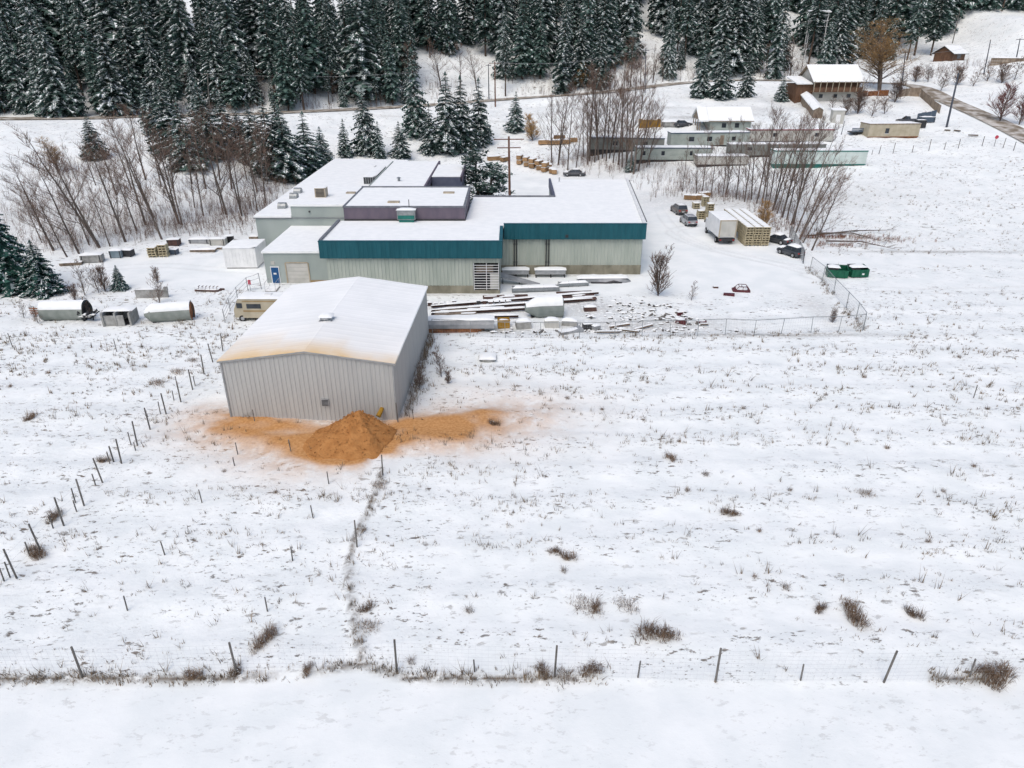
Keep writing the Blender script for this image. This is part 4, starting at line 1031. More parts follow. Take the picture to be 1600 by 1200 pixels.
bare(SAPL[1], 1028, 463, 388, 0, 'tall bare willow bush alone in the yard in front of the right wing', None, 205, 5.0, 'bare_bush', 'bush', 1.0)
RED = bare_tree(33, 5, .5, 24, 8, r0=.06, bush=True, fork=3, mat='twig_red')
bare(RED, 1562, 190, 132, 0, 'reddish bare bush beside the road at the right edge', None, 206, 5.0, 'red_bush', 'bush', 1.1)
bare(RED, 1592, 195, 150, 0, 'reddish brown bush cut by the right edge of the photo', None, 207, 5.0, 'red_bush', 'bush', 1.1)
BUSH = [(1470, 142, 108), (1495, 133, 100), (1520, 135, 106), (1542, 128, 98), (1565, 130, 95), (1585, 125, 90), (1450, 128, 100), (1340, 178, 138), (1362, 182, 148), (1382, 178, 146), (1320, 180, 150), (1300, 172, 150), (1345, 160, 120), (1398, 160, 122), (1330, 140, 112), (1405, 140, 105), (1430, 128, 100)]
for i, (x, y, tp) in enumerate(BUSH):
    bare(SAPL[i % 3], x, y, tp, 0, 'grey bare thicket bush around the brown balcony house and road bend', 'thicket bushes by the road bend', i + 210, 5.0, 'bare_bush', 'bush', 1.5)
LOW = [(118, 470, 440), (133, 462, 410), (155, 458, 412), (165, 456, 410), (140, 498, 468), (250, 475, 430), (246, 442, 415), (38, 498, 470), (690, 590, 548), (700, 600, 575), (683, 570, 540), (655, 610, 570), (1300, 505, 480), (1080, 470, 440), (60, 505, 480)]
for i, (x, y, tp) in enumerate(LOW):
    bare(SAPL[(i + 1) % 3], x, y, tp, 0, 'small bare sapling bush in the snow near the tanks and shed', 'sapling bushes around the yard', i + 240, 5.0, 'bare_bush', 'bush', 1.0)

# undergrowth: twigs nobody could count
def twigs_stuff(name, label, spots, n, hmin, hmax, mat, seed):
    rng = random.Random(seed); mb = MB()
    for k in range(n):
        cx, cy, rx_, ry_ = rng.choice(spots)
        x = cx + rng.gauss(0, .5) * rx_; y = cy + rng.gauss(0, .5) * ry_; z = g1(x, y)
        for j in range(3):
            h = rng.uniform(hmin, hmax); a = rng.uniform(0, 6.28); ln = rng.uniform(.05, .4) * h
            b = Vector((x + rng.uniform(-.2, .2), y + rng.uniform(-.2, .2), z - .05)); m_ = b + Vector((math.cos(a) * ln * .4, math.sin(a) * ln * .4, h * .6)); e = b + Vector((math.cos(a) * ln, math.sin(a) * ln, h))
            mb.path([b, m_, e], [.016, .011, .005], 3)
            for _ in range(2):
                a2 = rng.uniform(0, 6.28); q = b.lerp(m_, rng.uniform(.4, 1)); mb.path([q, q + Vector((math.cos(a2) * h * .22, math.sin(a2) * h * .22, h * .25))], [.012, .005], 3)
    o = mb.build(name, mat); tag(o, label, 'undergrowth', None, 'stuff'); return o
def w2(px, py, rx_, ry_): p = P(px, py); return (p.x, p.y, rx_, ry_)
twigs_stuff('undergrowth', 'dense leafless undergrowth along the foot of the left bank', [w2(100, 380, 8, 6), (w2(150, 365, 10, 7)), w2(220, 360, 10, 6), w2(300, 355, 9, 5), w2(370, 345, 8, 5), w2(395, 325, 6, 6), w2(60, 330, 9, 8), w2(120, 300, 12, 9), w2(420, 300, 5, 8), w2(200, 330, 14, 9), w2(330, 320, 12, 9), w2(110, 270, 9, 6)], 1500, .4, 2.9, 'twig', 5)
twigs_stuff('undergrowth', 'leafless undergrowth below the grove and alder row behind the crates', [w2(940, 250, 9, 5), w2(990, 262, 8, 5), w2(1100, 300, 12, 5), w2(1160, 310, 10, 4), w2(1215, 330, 6, 7), w2(1240, 360, 4, 8), w2(890, 250, 9, 5), w2(1130, 285, 16, 8), w2(1060, 285, 10, 6)], 1000, .4, 2.4, 'twig', 6)
twigs_stuff('undergrowth', 'brown brush along the far edge of the road below the forest', [w2(u, v, 12, 4) for u, v in ((300, 170), (400, 168), (480, 163), (560, 158), (620, 152), (700, 148), (850, 138), (930, 132), (1060, 122), (1000, 110), (1220, 118), (1260, 112), (1440, 118), (1500, 112))], 1100, .8, 3.5, 'twig', 7)
twigs_stuff('undergrowth', 'dark weeds growing along the side wall of the grey shed', [(-8.3 + .035 * k, 50 + k * 2, .5, 2) for k in range(9)], 150, .2, .9, 'dry_grass', 12)
twigs_stuff('undergrowth', 'fallen brush and branches lying right of the alder row', [w2(1290, 372, 5, 1), w2(1330, 372, 7, 1.2), w2(1370, 376, 6, 1.5), w2(1300, 385, 6, 1)], 260, .3, .8, 'rust', 9)
for k, (a, b) in enumerate([((1262, 372), (1400, 362)), ((1290, 380), (1398, 392)), ((1275, 368), (1385, 382))]):
    p, q = P(*a), P(*b); t_ = MB().path([p + Vector((0, 0, .3)), p.lerp(q, .5) + Vector((0, 0, .6 + .2 * k)), q + Vector((0, 0, .25))], [.14, .1, .03], 6)
    rr = random.Random(k)
    for j in range(14):
        s_ = rr.uniform(.3, 1); c = p.lerp(q, s_) + Vector((0, 0, .45)); t_.path([c, c + Vector((rr.uniform(.3, 1.4), rr.uniform(-1, 1), rr.uniform(-.1, .8)))], [.03, .008], 4)
    tag(t_.build('fallen_trunk', 'bark', origin=p), ['upper long fallen trunk lying right of the alder row', 'lowest fallen trunk pointing down right of the alder row', 'middle fallen trunk between the two other fallen trunks'][k], 'fallen trunk')

# ------------------------------------------------------------------ grass
rng = np.random.default_rng(3)
def grass(name, label, n, xr, yr, seed, density):
    rg = np.random.default_rng(seed)
    x = rg.uniform(*xr, n); y = yr[0] + (yr[1] - yr[0]) * rg.random(n) ** 1.15
    keep = rg.random(n) < density(x, y)
    x, y = x[keep], y[keep]
    nb = 6; X = np.repeat(x, nb) + rg.normal(0, .10, len(x) * nb); Y = np.repeat(y, nb) + rg.normal(0, .06, len(x) * nb)
    Hh = np.repeat(rg.uniform(.10, .42, len(x)) * (1 + 1.1 * (rg.random(len(x)) < .2)), nb) * rg.uniform(.5, 1.1, len(X))
    A = rg.uniform(0, 2 * np.pi, len(X)); Ln = rg.uniform(.1, .9, len(X)) * Hh
    Z = gz(X, Y) - .02; wd = rg.uniform(.010, .024, len(X)) * (1 + (Y > 50) * .5)
    px_ = -np.sin(A) * wd; py_ = np.cos(A) * wd
    v = np.empty((len(X), 3, 3))
    v[:, 0] = np.stack([X - px_, Y - py_, Z], -1); v[:, 1] = np.stack([X + px_, Y + py_, Z], -1); v[:, 2] = np.stack([X + np.cos(A) * Ln, Y + np.sin(A) * Ln, Z + Hh], -1)
    m = bpy.data.meshes.new(name); nv = len(X) * 3
    m.vertices.add(nv); m.vertices.foreach_set('co', v.ravel()); m.loops.add(nv); m.loops.foreach_set('vertex_index', np.arange(nv))
    m.polygons.add(len(X)); m.polygons.foreach_set('loop_start', np.arange(0, nv, 3)); m.polygons.foreach_set('loop_total', np.full(len(X), 3)); m.update(calc_edges=True)
    m.materials.append(MATS['dry_grass']); o = bpy.data.objects.new(name, m); C.objects.link(o); tag(o, label, 'grass', None, 'stuff'); return o
def dens(x, y):
    r = rough_mask(x, y)
    rows = .30 + .70 * sstep(.2, .9, np.sin(y * 1.55 + fbm(x / 12, y / 12, 5, 2) * 4) * .5 + .5)
    pat = sstep(.34, .66, vnoise(x / 4.5, y / 2.4, 51)) * .85 + .1
    far = sstep(24, 36, y) * .65 + .35
    return np.clip((r > .6) * rows * pat * far, 0, 1)
grass('dry_grass', 'sparse dry grass and weed stalks poking through the snowy field', 15000, (-58, 66), (23.2, 66), 1, dens)
grass('dry_grass', 'thin weeds in the far snowy field on the right', 4200, (36, 130), (66, 150), 2, lambda x, y: .5 * (seg_dist(x, y, [(40, 84, 0), (60, 84, 0)])[0] > 4) * (rough_mask(x, y) > .5))
grass('dry_grass', 'dry grass around the tanks and fence of the left yard', 3500, (-75, -24), (56, 80), 4, lambda x, y: .55 * (rough_mask(x, y) > .6) * (vnoise(x / 3, y / 2, 8) > .4))
# dry grass on the verge and along fences
def verge_density(x, y):
    ty = np.interp(x, _tx, _ty); d = np.abs(y - ty - .2)
    return np.exp(-(d / .3) ** 2) * sstep(.34, .6, vnoise(x / 2.6, x * 0, 41))
grass('dry_grass', 'matted brown grass on the verge under the front fence', 5200, (-30, 32), (21.5, 24.5), 6, verge_density)
dl = [(p[0] + .15, p[1], 0) for p in DITCH]
grass('dry_grass', 'brown grass along the small ridge in the left field', 1600, (-14, -5), (22, 44), 7, lambda x, y: np.exp(-(seg_dist(x, y, dl)[0] / .28) ** 2) * (vnoise(x * 0, y / 1.3, 4) > .35))
f1 = [P(*p) for p in ((672, 524), (900, 528), (1100, 526), (1348, 519))]; f2 = [P(*p) for p in ((1268, 420), (1310, 470), (1350, 516))]
grass('dry_grass', 'brown weeds along the foot of the yard fence', 9000, (-10, 42), (62, 92), 8, lambda x, y: np.maximum(np.exp(-(seg_dist(x, y, [(p.x, p.y, 0) for p in f1])[0] / .4) ** 2) * .8, np.exp(-((seg_dist(x, y, [(p.x - .4, p.y, 0) for p in f2])[0]) / .6) ** 2)) * (vnoise(x / 1.5, y / 1.5, 14) > .35))

# large tussocks
def tussock(seed, n=240, R=.55, H=.8, lumps=4):
    rg = random.Random(seed); mb = MB()
    cl = [(rg.gauss(0, .55) * R, rg.gauss(0, .38) * R, rg.uniform(.6, 1.1), rg.uniform(-.5, .5)) for _ in range(lumps)]
    for k in range(n):
        cx, cy, hs, bias = cl[k % lumps]
        a = rg.uniform(0, 6.28); r = R * .5 * rg.random() ** .7; b = Vector((cx + math.cos(a) * r, cy + math.sin(a) * r * .7, -.08))
        h = H * hs * rg.uniform(.35, 1.05); a2 = a + rg.uniform(-.9, .9); ln = h * rg.uniform(.1, .95)
        w_ = rg.uniform(.005, .012); sx, sy = -math.sin(a2) * w_, math.cos(a2) * w_
        m_ = b + Vector((math.cos(a2) * ln * .4 + bias * h * .3, math.sin(a2) * ln * .4, h * .8)); e = b + Vector((math.cos(a2) * ln + bias * h * .6, math.sin(a2) * ln, h * rg.uniform(.5, 1)))
        mb.mi = 0
        mb.add([b + Vector((-sx, -sy, 0)), b + Vector((sx, sy, 0)), m_ + Vector((sx, sy, 0)) * .8, m_ - Vector((sx, sy, 0)) * .8, e], [(0, 1, 2, 3), (3, 2, 4)])
        if rg.random() < .03:
            q = m_ + Vector((0, 0, .02)); d_ = rg.uniform(.02, .06); mb.mi = 1; mb.add([q + Vector((-d_, -d_, 0)), q + Vector((d_, -d_ * .6, .01)), q + Vector((0, d_, .01))], [(0, 1, 2)])
    return mb.mesh('grass_tussock', ['clump_grass', 'tree_snow'])
TUS = [tussock(1, 330, .6, .8, 4), tussock(2, 620, .75, .85, 6), tussock(3, 90, .5, .7, 3), tussock(4, 300, 1.0, .55, 6)]
TUSL = [(1022, 992, 1, 1.25, 'round brown grass clump, largest in the right half just behind the front fence'), (1330, 968, 1, 1.2, 'wide dark grass clump second from the right behind the front fence'), (1280, 955, 0, .75, 'small grass clump just left of the wide dark clump at the right'), (1424, 962, 0, .9, 'grass clump right of the wide dark clump behind the front fence'),
 (912, 950, 3, 1.2, 'low spreading dark clump left of the largest round grass clump'), (975, 948, 3, .9, 'narrow dark clump touching the top left of the largest grass clump'), (930, 953, 0, .7, None), (885, 875, 0, .9, 'reddish clump at the top of the short weedy row near the centre'), (883, 895, 2, .8, 'reddish clump at the bottom of the short weedy row near the centre'), (868, 865, 0, .7, None),
 (418, 1000, 1, 1.0, 'dark grass mound in the left field above the front fence'), (1138, 803, 1, .75, 'dark round clump in the middle distance right of centre'), (1050, 718, 0, .9, 'tall clump in the middle distance near the centre'), (1185, 830, 2, .7, None), (1100, 745, 2, .9, None), (1075, 770, 2, .8, None),
 (1350, 775, 3, .8, None), (1232, 768, 2, .7, None), (770, 665, 0, .9, 'dark weed clump at the right end of the sawdust drift'), (48, 655, 0, 1.0, 'dark weed clump near the left edge of the photo'), (55, 868, 1, 1.0, 'thick brown clump by the lowest posts of the left fence'), (85, 810, 0, 1.1, None), (160, 722, 0, .9, None), (275, 582, 3, 1.0, None), (243, 600, 3, 1.1, None), (300, 565, 3, .8, None),
 (572, 955, 0, .8, 'brown clump beside the ridge in the left field'), (575, 985, 3, .8, None), (568, 830, 2, .8, None), (590, 762, 3, .8, None), (1552, 1062, 1, 1.2, 'rusty brown clump by the last post at the right of the front fence'), (1540, 1050, 0, .9, None), (480, 1048, 0, .7, None), (300, 1062, 0, .8, None), (372, 1055, 0, .7, None), (925, 1050, 0, 1.0, 'tall clump between two tall posts of the front fence'), (845, 1052, 0, .8, None), (880, 1058, 3, .7, None), (645, 1036, 2, .8, None),
 (1060, 690, 2, .6, None), (1160, 640, 2, .8, None), (1500, 560, 2, .9, None), (1350, 590, 2, .8, None), (1540, 640, 2, .8, None), (1450, 850, 2, .7, None), (1230, 920, 2, .9, None), (1520, 730, 2, .8, None), (15, 606, 2, .9, None), (75, 585, 2, .8, None), (110, 545, 2, .8, None), (940, 640, 2, .7, None), (885, 625, 2, .8, None), (1180, 905, 2, .6, None), (735, 955, 2, .9, None), (430, 770, 2, .7, None), (350, 740, 2, .6, None), (1475, 770, 2, .7, None), (1385, 700, 2, .8, None), (1010, 600, 2, .7, None), (1290, 620, 2, .7, None)]
for i, (x, y, k, s_, lab) in enumerate(TUSL):
    p = P(x, y); o = bpy.data.objects.new('grass_tussock', TUS[k]); C.objects.link(o); o.location = p; o.rotation_euler = (0, 0, i * 1.7 % 6.28 if k != 3 else .2); o.scale = (s_ * .86, s_ * .8, s_ * .8)
    tag(o, lab or 'small dry grass tuft standing alone in the snowy field', 'grass clump', None if lab else 'lone grass tufts in the field')
# ------------------------------------------------------------------ fences
def leaning_post(mb, p, h, r, lx=0, ly=0, n=6): mb.tube(p - Vector((0, 0, .3)), p + Vector((lx * h, ly * h, h)), r, r * .92, n); return mb
def fence(name, label, feet, wires, wire_r=.006, post_mat='post_wood', r=.055, mesh_step=0, heights=None, cat='fence', rail=False, seed=0, wmat='wire'):
    """feet: list of (px,py,height)"""
    rng = random.Random(seed)
    P_ = [(P(a, b), h) for a, b, h in feet]
    o = P_[0][0]; t = thing(name, label, cat, o)
    tops = []
    for p, h in P_:
        lx, ly = rng.uniform(-.05, .05), rng.uniform(-.05, .05)
        mb = MB(); leaning_post(mb, p - o, h, r * (1 if h > 1.2 else .75), lx, ly); mb.build('post', post_mat, t)
        tops.append((p - o, p - o + Vector((lx * h, ly * h, h)), h))
    full = [x for x in tops if x[2] > 1.2] or tops
    if wires:
        mb = MB()
        for zf in wires:
            for (a, at_, ah), (b, bt, bh) in zip(full[:-1], full[1:]):
                q0 = a.lerp(at_, zf); q1 = b.lerp(bt, zf); m_ = q0.lerp(q1, .5) - Vector((0, 0, .03)); mb.path([q0, m_, q1], [wire_r] * 3, 3)
        if mesh_step:
            for (a, at_, ah), (b, bt, bh) in zip(full[:-1], full[1:]):
                n = max(2, int((b - a).length / mesh_step))
                for k in range(1, n):
                    s_ = k / n; lo = a.lerp(b, s_); hi = a.lerp(at_, max(wires)).lerp(b.lerp(bt, max(wires)), s_)
                    mb.path([lo, hi], [wire_r * .8] * 2, 3)
        o2 = mb.build('wire', wmat, t); o2['kind'] = 'stuff'
    if rail:
        mb = MB()
        for (a, at_, ah), (b, bt, bh) in zip(full[:-1], full[1:]): mb.path([at_, bt], [.03, .03], 5)
        mb.build('top_rail', 'galvanised', t)
    return t
def PF(x, y): return P(x, y)
fence('wire_fence', 'dark post and wire fence along the track at the bottom of the photo', [(-140, 1062, 2.0), (130, 1061, 2.0), (371, 1057, 2.0), (620, 1052, 2.0), (742, 1050, .8), (866, 1060, 2.0), (996, 1063, 1.1), (1118, 1066, 2.1), (1251, 1064, 1.0), (1380, 1067, 2.1), (1515, 1058, 1.15), (1640, 1062, 2.0)], [.08, .2, .32, .44, .56, .68, .8, .92], .003, mesh_step=.3, seed=1, wmat='mesh_wire')
fence('wire_fence', 'long diagonal post fence running from the shed to the left edge', [(348, 549, 1.8), (333, 567, 1.9), (319, 586, 1.9), (301, 609, 1.9), (283, 630, 1.9), (260, 648, 1.9), (235, 672, 1.9), (215, 698, 2.0), (190, 725, 2.0), (178, 722, 1.3), (161, 755, 2.0), (150, 760, .9), (132, 792, 2.0), (100, 822, 2.1), (65, 863, 2.1), (28, 907, 2.1), (-30, 965, 2.1), (305, 603, .9), (277, 606, 1.0), (272, 627, .9), (251, 648, 1.1), (205, 696, 1.1), (172, 726, 1.0), (212, 705, .7), (120, 800, .9), (118, 786, 1.1), (84, 828, 1.0), (48, 872, 1.0), (16, 903, 1.1), (8, 912, .9)], [.3, .55, .8], .004, seed=2)
fence('stake_row', 'left row of short stakes in the field below the diagonal fence', [(398, 658, 1.0), (372, 712, 1.0), (367, 730, .7), (316, 786, 1.0), (258, 868, 1.0), (199, 954, 1.0)], None, seed=3, r=.05)
fence('stake_row', 'right row of short stakes between the sawdust and the ridge', [(455, 707, 1.0), (514, 757, 1.0), (490, 813, 1.0), (457, 877, 1.0), (418, 956, 1.0)], None, seed=4, r=.05)
fence('fence_post', 'tall lone post beside the ridge in the left field', [(558, 856, 1.9)], None, seed=5, r=.05)
fence('fence_post', 'tall lone post on the front edge of the sawdust pile', [(598, 744, 1.6)], None, seed=6, r=.05)
fence('fence_post', 'tall post at the right front corner of the grey shed', [(622, 661, 1.7)], None, seed=7, r=.05)
fence('fence_post', 'shorter post just right of the shed corner post', [(646, 656, .9)], None, seed=8, r=.04)
fence('fence_post', 'thin leaning post in the far left field left of the weeds', [(20, 543, 1.5)], None, seed=9, r=.04)
fence('fence_post', 'thin leaning post in the left field below the concrete bin', [(183, 551, 1.3)], None, seed=10, r=.04)
fence('fence_post', 'blue grey marker post standing in the far right field', [(1521, 622, 1.2)], None, seed=11, r=.05)
fence('chain_link_fence', 'chain link fence along the front of the junk yard', [(676, 524, 1.7), (735, 527, 1.7), (790, 529, 1.7), (845, 530, 1.7), (905, 530, 1.7), (960, 529, 1.7), (1003, 527, 1.7), (1047, 526, 1.7), (1090, 526, 1.7), (1133, 524, 1.7), (1178, 525, 1.7), (1220, 523, 1.7), (1267, 521, 1.7), (1310, 519, 1.7), (1347, 518, 1.8)], [.05, .28, .5, .72, .97], .005, 'galvanised', .032, .25, rail=True, seed=12)
fence('chain_link_fence', 'chain link fence slanting past the green dumpsters', [(1349, 516, 1.9), (1337, 500, 1.9), (1322, 482, 1.9), (1302, 460, 1.9), (1284, 440, 1.9), (1265, 424, 1.9)], [.05, .2, .35, .5, .65, .8, .97], .006, 'galvanised', .04, .18, rail=True, seed=13)
fence('chain_link_gate', 'open chain link gate leaf behind the snowy cars', [(1255, 412, 1.8), (1247, 398, 1.8), (1240, 384, 1.8), (1233, 372, 1.8)], [.05, .2, .35, .5, .65, .8, .97], .012, 'dark_metal', .05, .14, rail=True, seed=14, cat='gate')
fence('wire_fence', 'farm fence along the far field below the beige hut', [(1345, 244, 1.6), (1362, 242, 1.0), (1373, 241, 1.8), (1395, 240, 2.2), (1425, 238, 1.4), (1451, 236, 2.4), (1475, 234, 1.6), (1497, 232, 2.0), (1534, 229, 2.0), (1567, 231, 2.0), (1583, 236, 1.8), (1605, 243, 1.8)], [.4, .7, .95], .008, seed=15, r=.07)
fence('yard_gate', 'low pipe gate beside the motorhome', [(352, 505, 1.5), (360, 486, 1.5), (372, 470, 1.6), (388, 455, 1.6), (409, 452, 2.0)], [.1, .4, .7, .98], .022, 'grey_metal', .05, 0, seed=16, cat='gate')
p = P(397, 455)
t = thing('gate_sign', 'small red sign on the pipe gate by the motorhome', 'sign', p + Vector((-.3, -.25, 0)))
MB().tube((0, 0, 0), (0, 0, 1.3), .03, .03, 5).build('stake', 'grey_metal', t); MB().prism_x([(-.02, .85), (.02, .85), (.02, 1.4), (-.02, 1.4)], -.16, .16).build('sign_face', 'sign_red', t)

# ------------------------------------------------------------------ vehicles (local x is forward)
def wheel(t, x, y, r=.34, w=.22):
    o = MB().tube((x, y - w / 2, r), (x, y + w / 2, r), r, r, 14).build('wheel', 'tyre', t)
    s_ = 1 if y > 0 else -1
    MB().tube((x, y + s_ * w / 2, r), (x, y + s_ * (w / 2 + .012), r), r * .58, r * .55, 10).build('rim', 'grey_metal', o); return o
def loft(mb, secs):
    """secs: list of (x, half width low, half width high, z low, z high); flat-sided hull"""
    vs = []
    for x, wl, wh, z0, z1 in secs:
        zm = z0 + (z1 - z0) * .55
        vs += [(x, -wl * .93, z0), (x, -max(wl, wh), zm), (x, -wh * .92, z1), (x, wh * .92, z1), (x, max(wl, wh), zm), (x, wl * .93, z0)]
    fs = []
    for i in range(len(secs) - 1):
        for k in range(6): a = i * 6 + k; b = i * 6 + (k + 1) % 6; fs.append((a, a + 6, b + 6, b))
    fs = [tuple(reversed(f)) for f in fs]
    fs += [tuple(range(6)), tuple(reversed(range((len(secs) - 1) * 6, len(secs) * 6)))]
    return mb.add(vs, fs)
def car(label, loc, rz, paint, L=4.5, W=1.8, H=1.5, suv=False, snow=0, group=None, cat='car', name='parked_car', pickup=False):
    t = thing(name, label, cat, loc, rz, group)
    h = H; b = .62 * h if suv else .60 * h; f = L / 2; w = W / 2
    mb = MB(); loft(mb, [(-f, w * .88, w * .85, .38, b * .95), (-f + .15, w * .97, w * .93, .28, b), (-f * .5, w, w * .97, .22, b), (f * .42, w, w * .97, .22, b), (f * .8, w * .98, w * .92, .24, b * .9), (f, w * .82, w * .75, .36, b * .74)])
    body = mb.build('body', paint, t, False)
    x0, x1 = (-f * .92, f * .45) if suv else (-f * .68, f * .5)
    r0, r1 = (-f * .80, f * .12) if suv else (-f * .38, f * .12)
    if pickup: x0, x1, r0, r1 = -f * .1, f * .5, -f * .04, f * .22
    mb = MB(); mb.add([(x0, -w * .9, b - .02), (x1, -w * .9, b - .02), (x1, w * .9, b - .02), (x0, w * .9, b - .02), (r0, -w * .74, h - .07), (r1, -w * .74, h - .07), (r1, w * .74, h - .07), (r0, w * .74, h - .07)],
        [(0, 1, 5, 4), (1, 2, 6, 5), (2, 3, 7, 6), (3, 0, 4, 7)]); mb.build('windows', 'glass', t)
    mb = MB(); mb.add([(r0, -w * .76, h - .08), (r1, -w * .76, h - .08), (r1, w * .76, h - .08), (r0, w * .76, h - .08), (r0 + .1, -w * .66, h), (r1 - .1, -w * .66, h), (r1 - .1, w * .66, h), (r0 + .1, w * .66, h)],
        [(0, 3, 2, 1), (4, 5, 6, 7), (0, 1, 5, 4), (1, 2, 6, 5), (2, 3, 7, 6), (3, 0, 4, 7)]); mb.build('roof', paint, t)
    for sx in (r0 + (r1 - r0) * .5,):
        for s_ in (-1, 1): MB().add([(sx - .04, s_ * w * .905, b - .02), (sx + .04, s_ * w * .905, b - .02), (sx + .04, s_ * w * .76, h - .07), (sx - .04, s_ * w * .76, h - .07)], [(0, 1, 2, 3)]).build('pillar', paint, t)
    for sx in (-f * .58, f * .6):
        for s_ in (-1, 1): wheel(t, sx, s_ * (w - .09))
    for s_ in (-1, 1):
        MB().cbox((-f + .02, s_ * w * .66, b * .80), (.10, .30, .16)).build('tail_light', 'tail_light', t)
        MB().cbox((f - .08, s_ * w * .56, b * .66), (.14, .34, .13)).build('headlight', 'white_paint', t)
        MB().cbox((f * .36, s_ * (w + .06), b + .06), (.14, .16, .12)).build('mirror', paint, t)
    MB().cbox((-f - .02, 0, .42), (.12, W * .8, .18)).build('bumper', 'dark_metal', t)
    MB().cbox((-f - .03, 0, b * .62), (.03, .42, .12)).build('number_plate', 'white_paint', t)
    if pickup:
        MB().box(-f * .95, -f * .14, -w * .8, w * .8, b - .04, b + .004).build('cargo_bed', 'dark_metal', t)
    if snow:
        mb = MB(); mb.snow(r0 + .02, r1 - .02, -w * .7, w * .7, h - .02, snow, int(abs(loc[0]) * 7), 5, .06)
        mb.build('roof_snow', 'snow', t, True)
        if snow > .05:
            MB().snow(x1 + .05, f * .9, -w * .8, w * .8, b * .93, snow * .8, 3, 5, .02).build('bonnet_snow', 'snow', t, True)
            if not suv: MB().snow(-f * .93, x0 - .02, -w * .8, w * .8, b * .97, snow * .8, 4, 4, .02).build('boot_snow', 'snow', t, True)
    return t
def on(px, py, dz=0): p = P(px, py); return (p.x, p.y, p.z + dz)
YAW = math.radians
car('dark bronze suv parked farther back in the yard by the pallets', on(1060, 333), YAW(98), 'car_bronze', 4.3, 1.8, 1.65, True, .03)
car('silver suv parked behind the bronze suv left of the box truck', on(1075, 350), YAW(96), 'car_silver', 4.3, 1.8, 1.6, True, .02)
car('dark sedan with snowy roof parked behind the factory near the lumber bundles', on(897, 275), YAW(172), 'car_dark', 4.6, 1.8, 1.4, False, .09)
car('dark grey sedan parked beside the yellow bin uphill of the trailers', on(1066, 198), YAW(5), 'car_dark', 4.6, 1.8, 1.45, False, .05)
car('snow covered car half under the brush right of the pallets', on(1213, 379), YAW(128), 'car_charcoal', 4.2, 1.7, 1.3, False, .26)
car('snow covered old van beside the open gate leaf', on(1234, 399), YAW(118), 'car_dark', 3.8, 1.6, 1.45, True, .26, cat='van', name='parked_van')
car('dark pickup parked behind the beige hut', on(1418, 193), YAW(170), 'car_dark', 5.2, 1.9, 1.7, False, .05, cat='pickup', name='parked_pickup', pickup=True)

# white box truck
t = thing('box_truck', 'white box truck with its tail towards the camera beside the pallets', 'truck', (31.0, 104.4, g1(31, 104.4)), YAW(91.5))
MB().box(-3.6, 2.4, -1.25, 1.25, 1.05, 3.55).build('cargo_box', 'white_paint', t)
rd = MB().box(-3.66, -3.604, -1.08, 1.08, 1.15, 3.4).build('rear_door', 'off_white', t)
MB().box(-3.69, -3.662, -.3, -.2, 1.3, 1.55).build('door_handle', 'grey_metal', rd)
mb = MB().box(-3.67, -3.602, -1.26, -1.085, 1.03, 3.57).box(-3.67, -3.602, 1.085, 1.26, 1.03, 3.57).box(-3.67, -3.602, -1.084, 1.084, 3.405, 3.57); mb.build('door_frame', 'tan_metal', t)
MB().snow(-3.62, 2.42, -1.27, 1.27, 3.55, .10, 9, 8, .02).build('roof_snow', 'snow', t, True)
MB().box(-3.5, 3.9, -.45, .45, .55, .85).build('chassis', 'dark_metal', t)
MB().box(-3.75, -3.45, -1.15, 1.15, .5, .95).build('rear_bumper', 'dark_metal', t)
mb = MB(); mb.prism([(2.55, -1.0), (4.3, -1.0), (4.45, -.8), (4.45, .8), (4.3, 1.0), (2.55, 1.0)], .6, 2.15); mb.build('cab', 'white_paint', t)
MB().add([(4.2, -.95, 1.4), (4.2, .95, 1.4), (3.95, .85, 2.18), (3.95, -.85, 2.18), (4.47, -.9, 1.35), (4.47, .9, 1.35)], [(4, 5, 2, 3), (0, 4, 3), (5, 1, 2)]).build('windscreen', 'glass', t)
for sx, sy in ((-2.3, 1.0), (-2.3, -1.0), (3.4, .95), (3.4, -.95)): wheel(t, sx, sy, .42, .26 if sx > 0 else .5)
for s_ in (-1, 1):
    MB().cbox((-3.77, s_ * .95, .72), (.04, .22, .14)).build('tail_light', 'tail_light', t)
    MB().cbox((4.0, s_ * 1.2, 1.7), (.08, .18, .4)).build('mirror', 'dark_metal', t)
MB().box(-2.9, -1.7, -1.22, -1.2, .3, 1.0).build('mud_flap', 'black', t)

# motorhome beside the shed
t = thing('motorhome', 'cream motorhome with tan stripes parked behind the grey shed', 'motorhome', (-26.3, 71.0, g1(-26.3, 71)), YAW(180))
MB().prism_x([(-1.15, .45), (1.15, .45), (1.15, 2.55), (-1.15, 2.55)], -3.2, 2.0).build('body', 'cream', t)
mb = MB(); mb.add([(2.0, -1.13, .45), (3.0, -1.05, .45), (3.0, 1.05, .45), (2.0, 1.13, .45), (2.0, -1.13, 2.54), (2.45, -1.05, 2.5), (2.45, 1.05, 2.5), (2.0, 1.13, 2.54), (3.0, -1.05, 1.3), (3.0, 1.05, 1.3)],
    [(0, 1, 8, 5, 4), (1, 2, 9, 8), (2, 3, 7, 6, 9), (8, 9, 6, 5), (4, 5, 6, 7), (0, 3, 2, 1)]); mb.build('cab', 'cream', t)
MB().add([(2.98, -.95, 1.38), (2.98, .95, 1.38), (2.56, .9, 2.32), (2.56, -.9, 2.32)], [(0, 1, 2, 3)]).build('windscreen', 'glass', t)
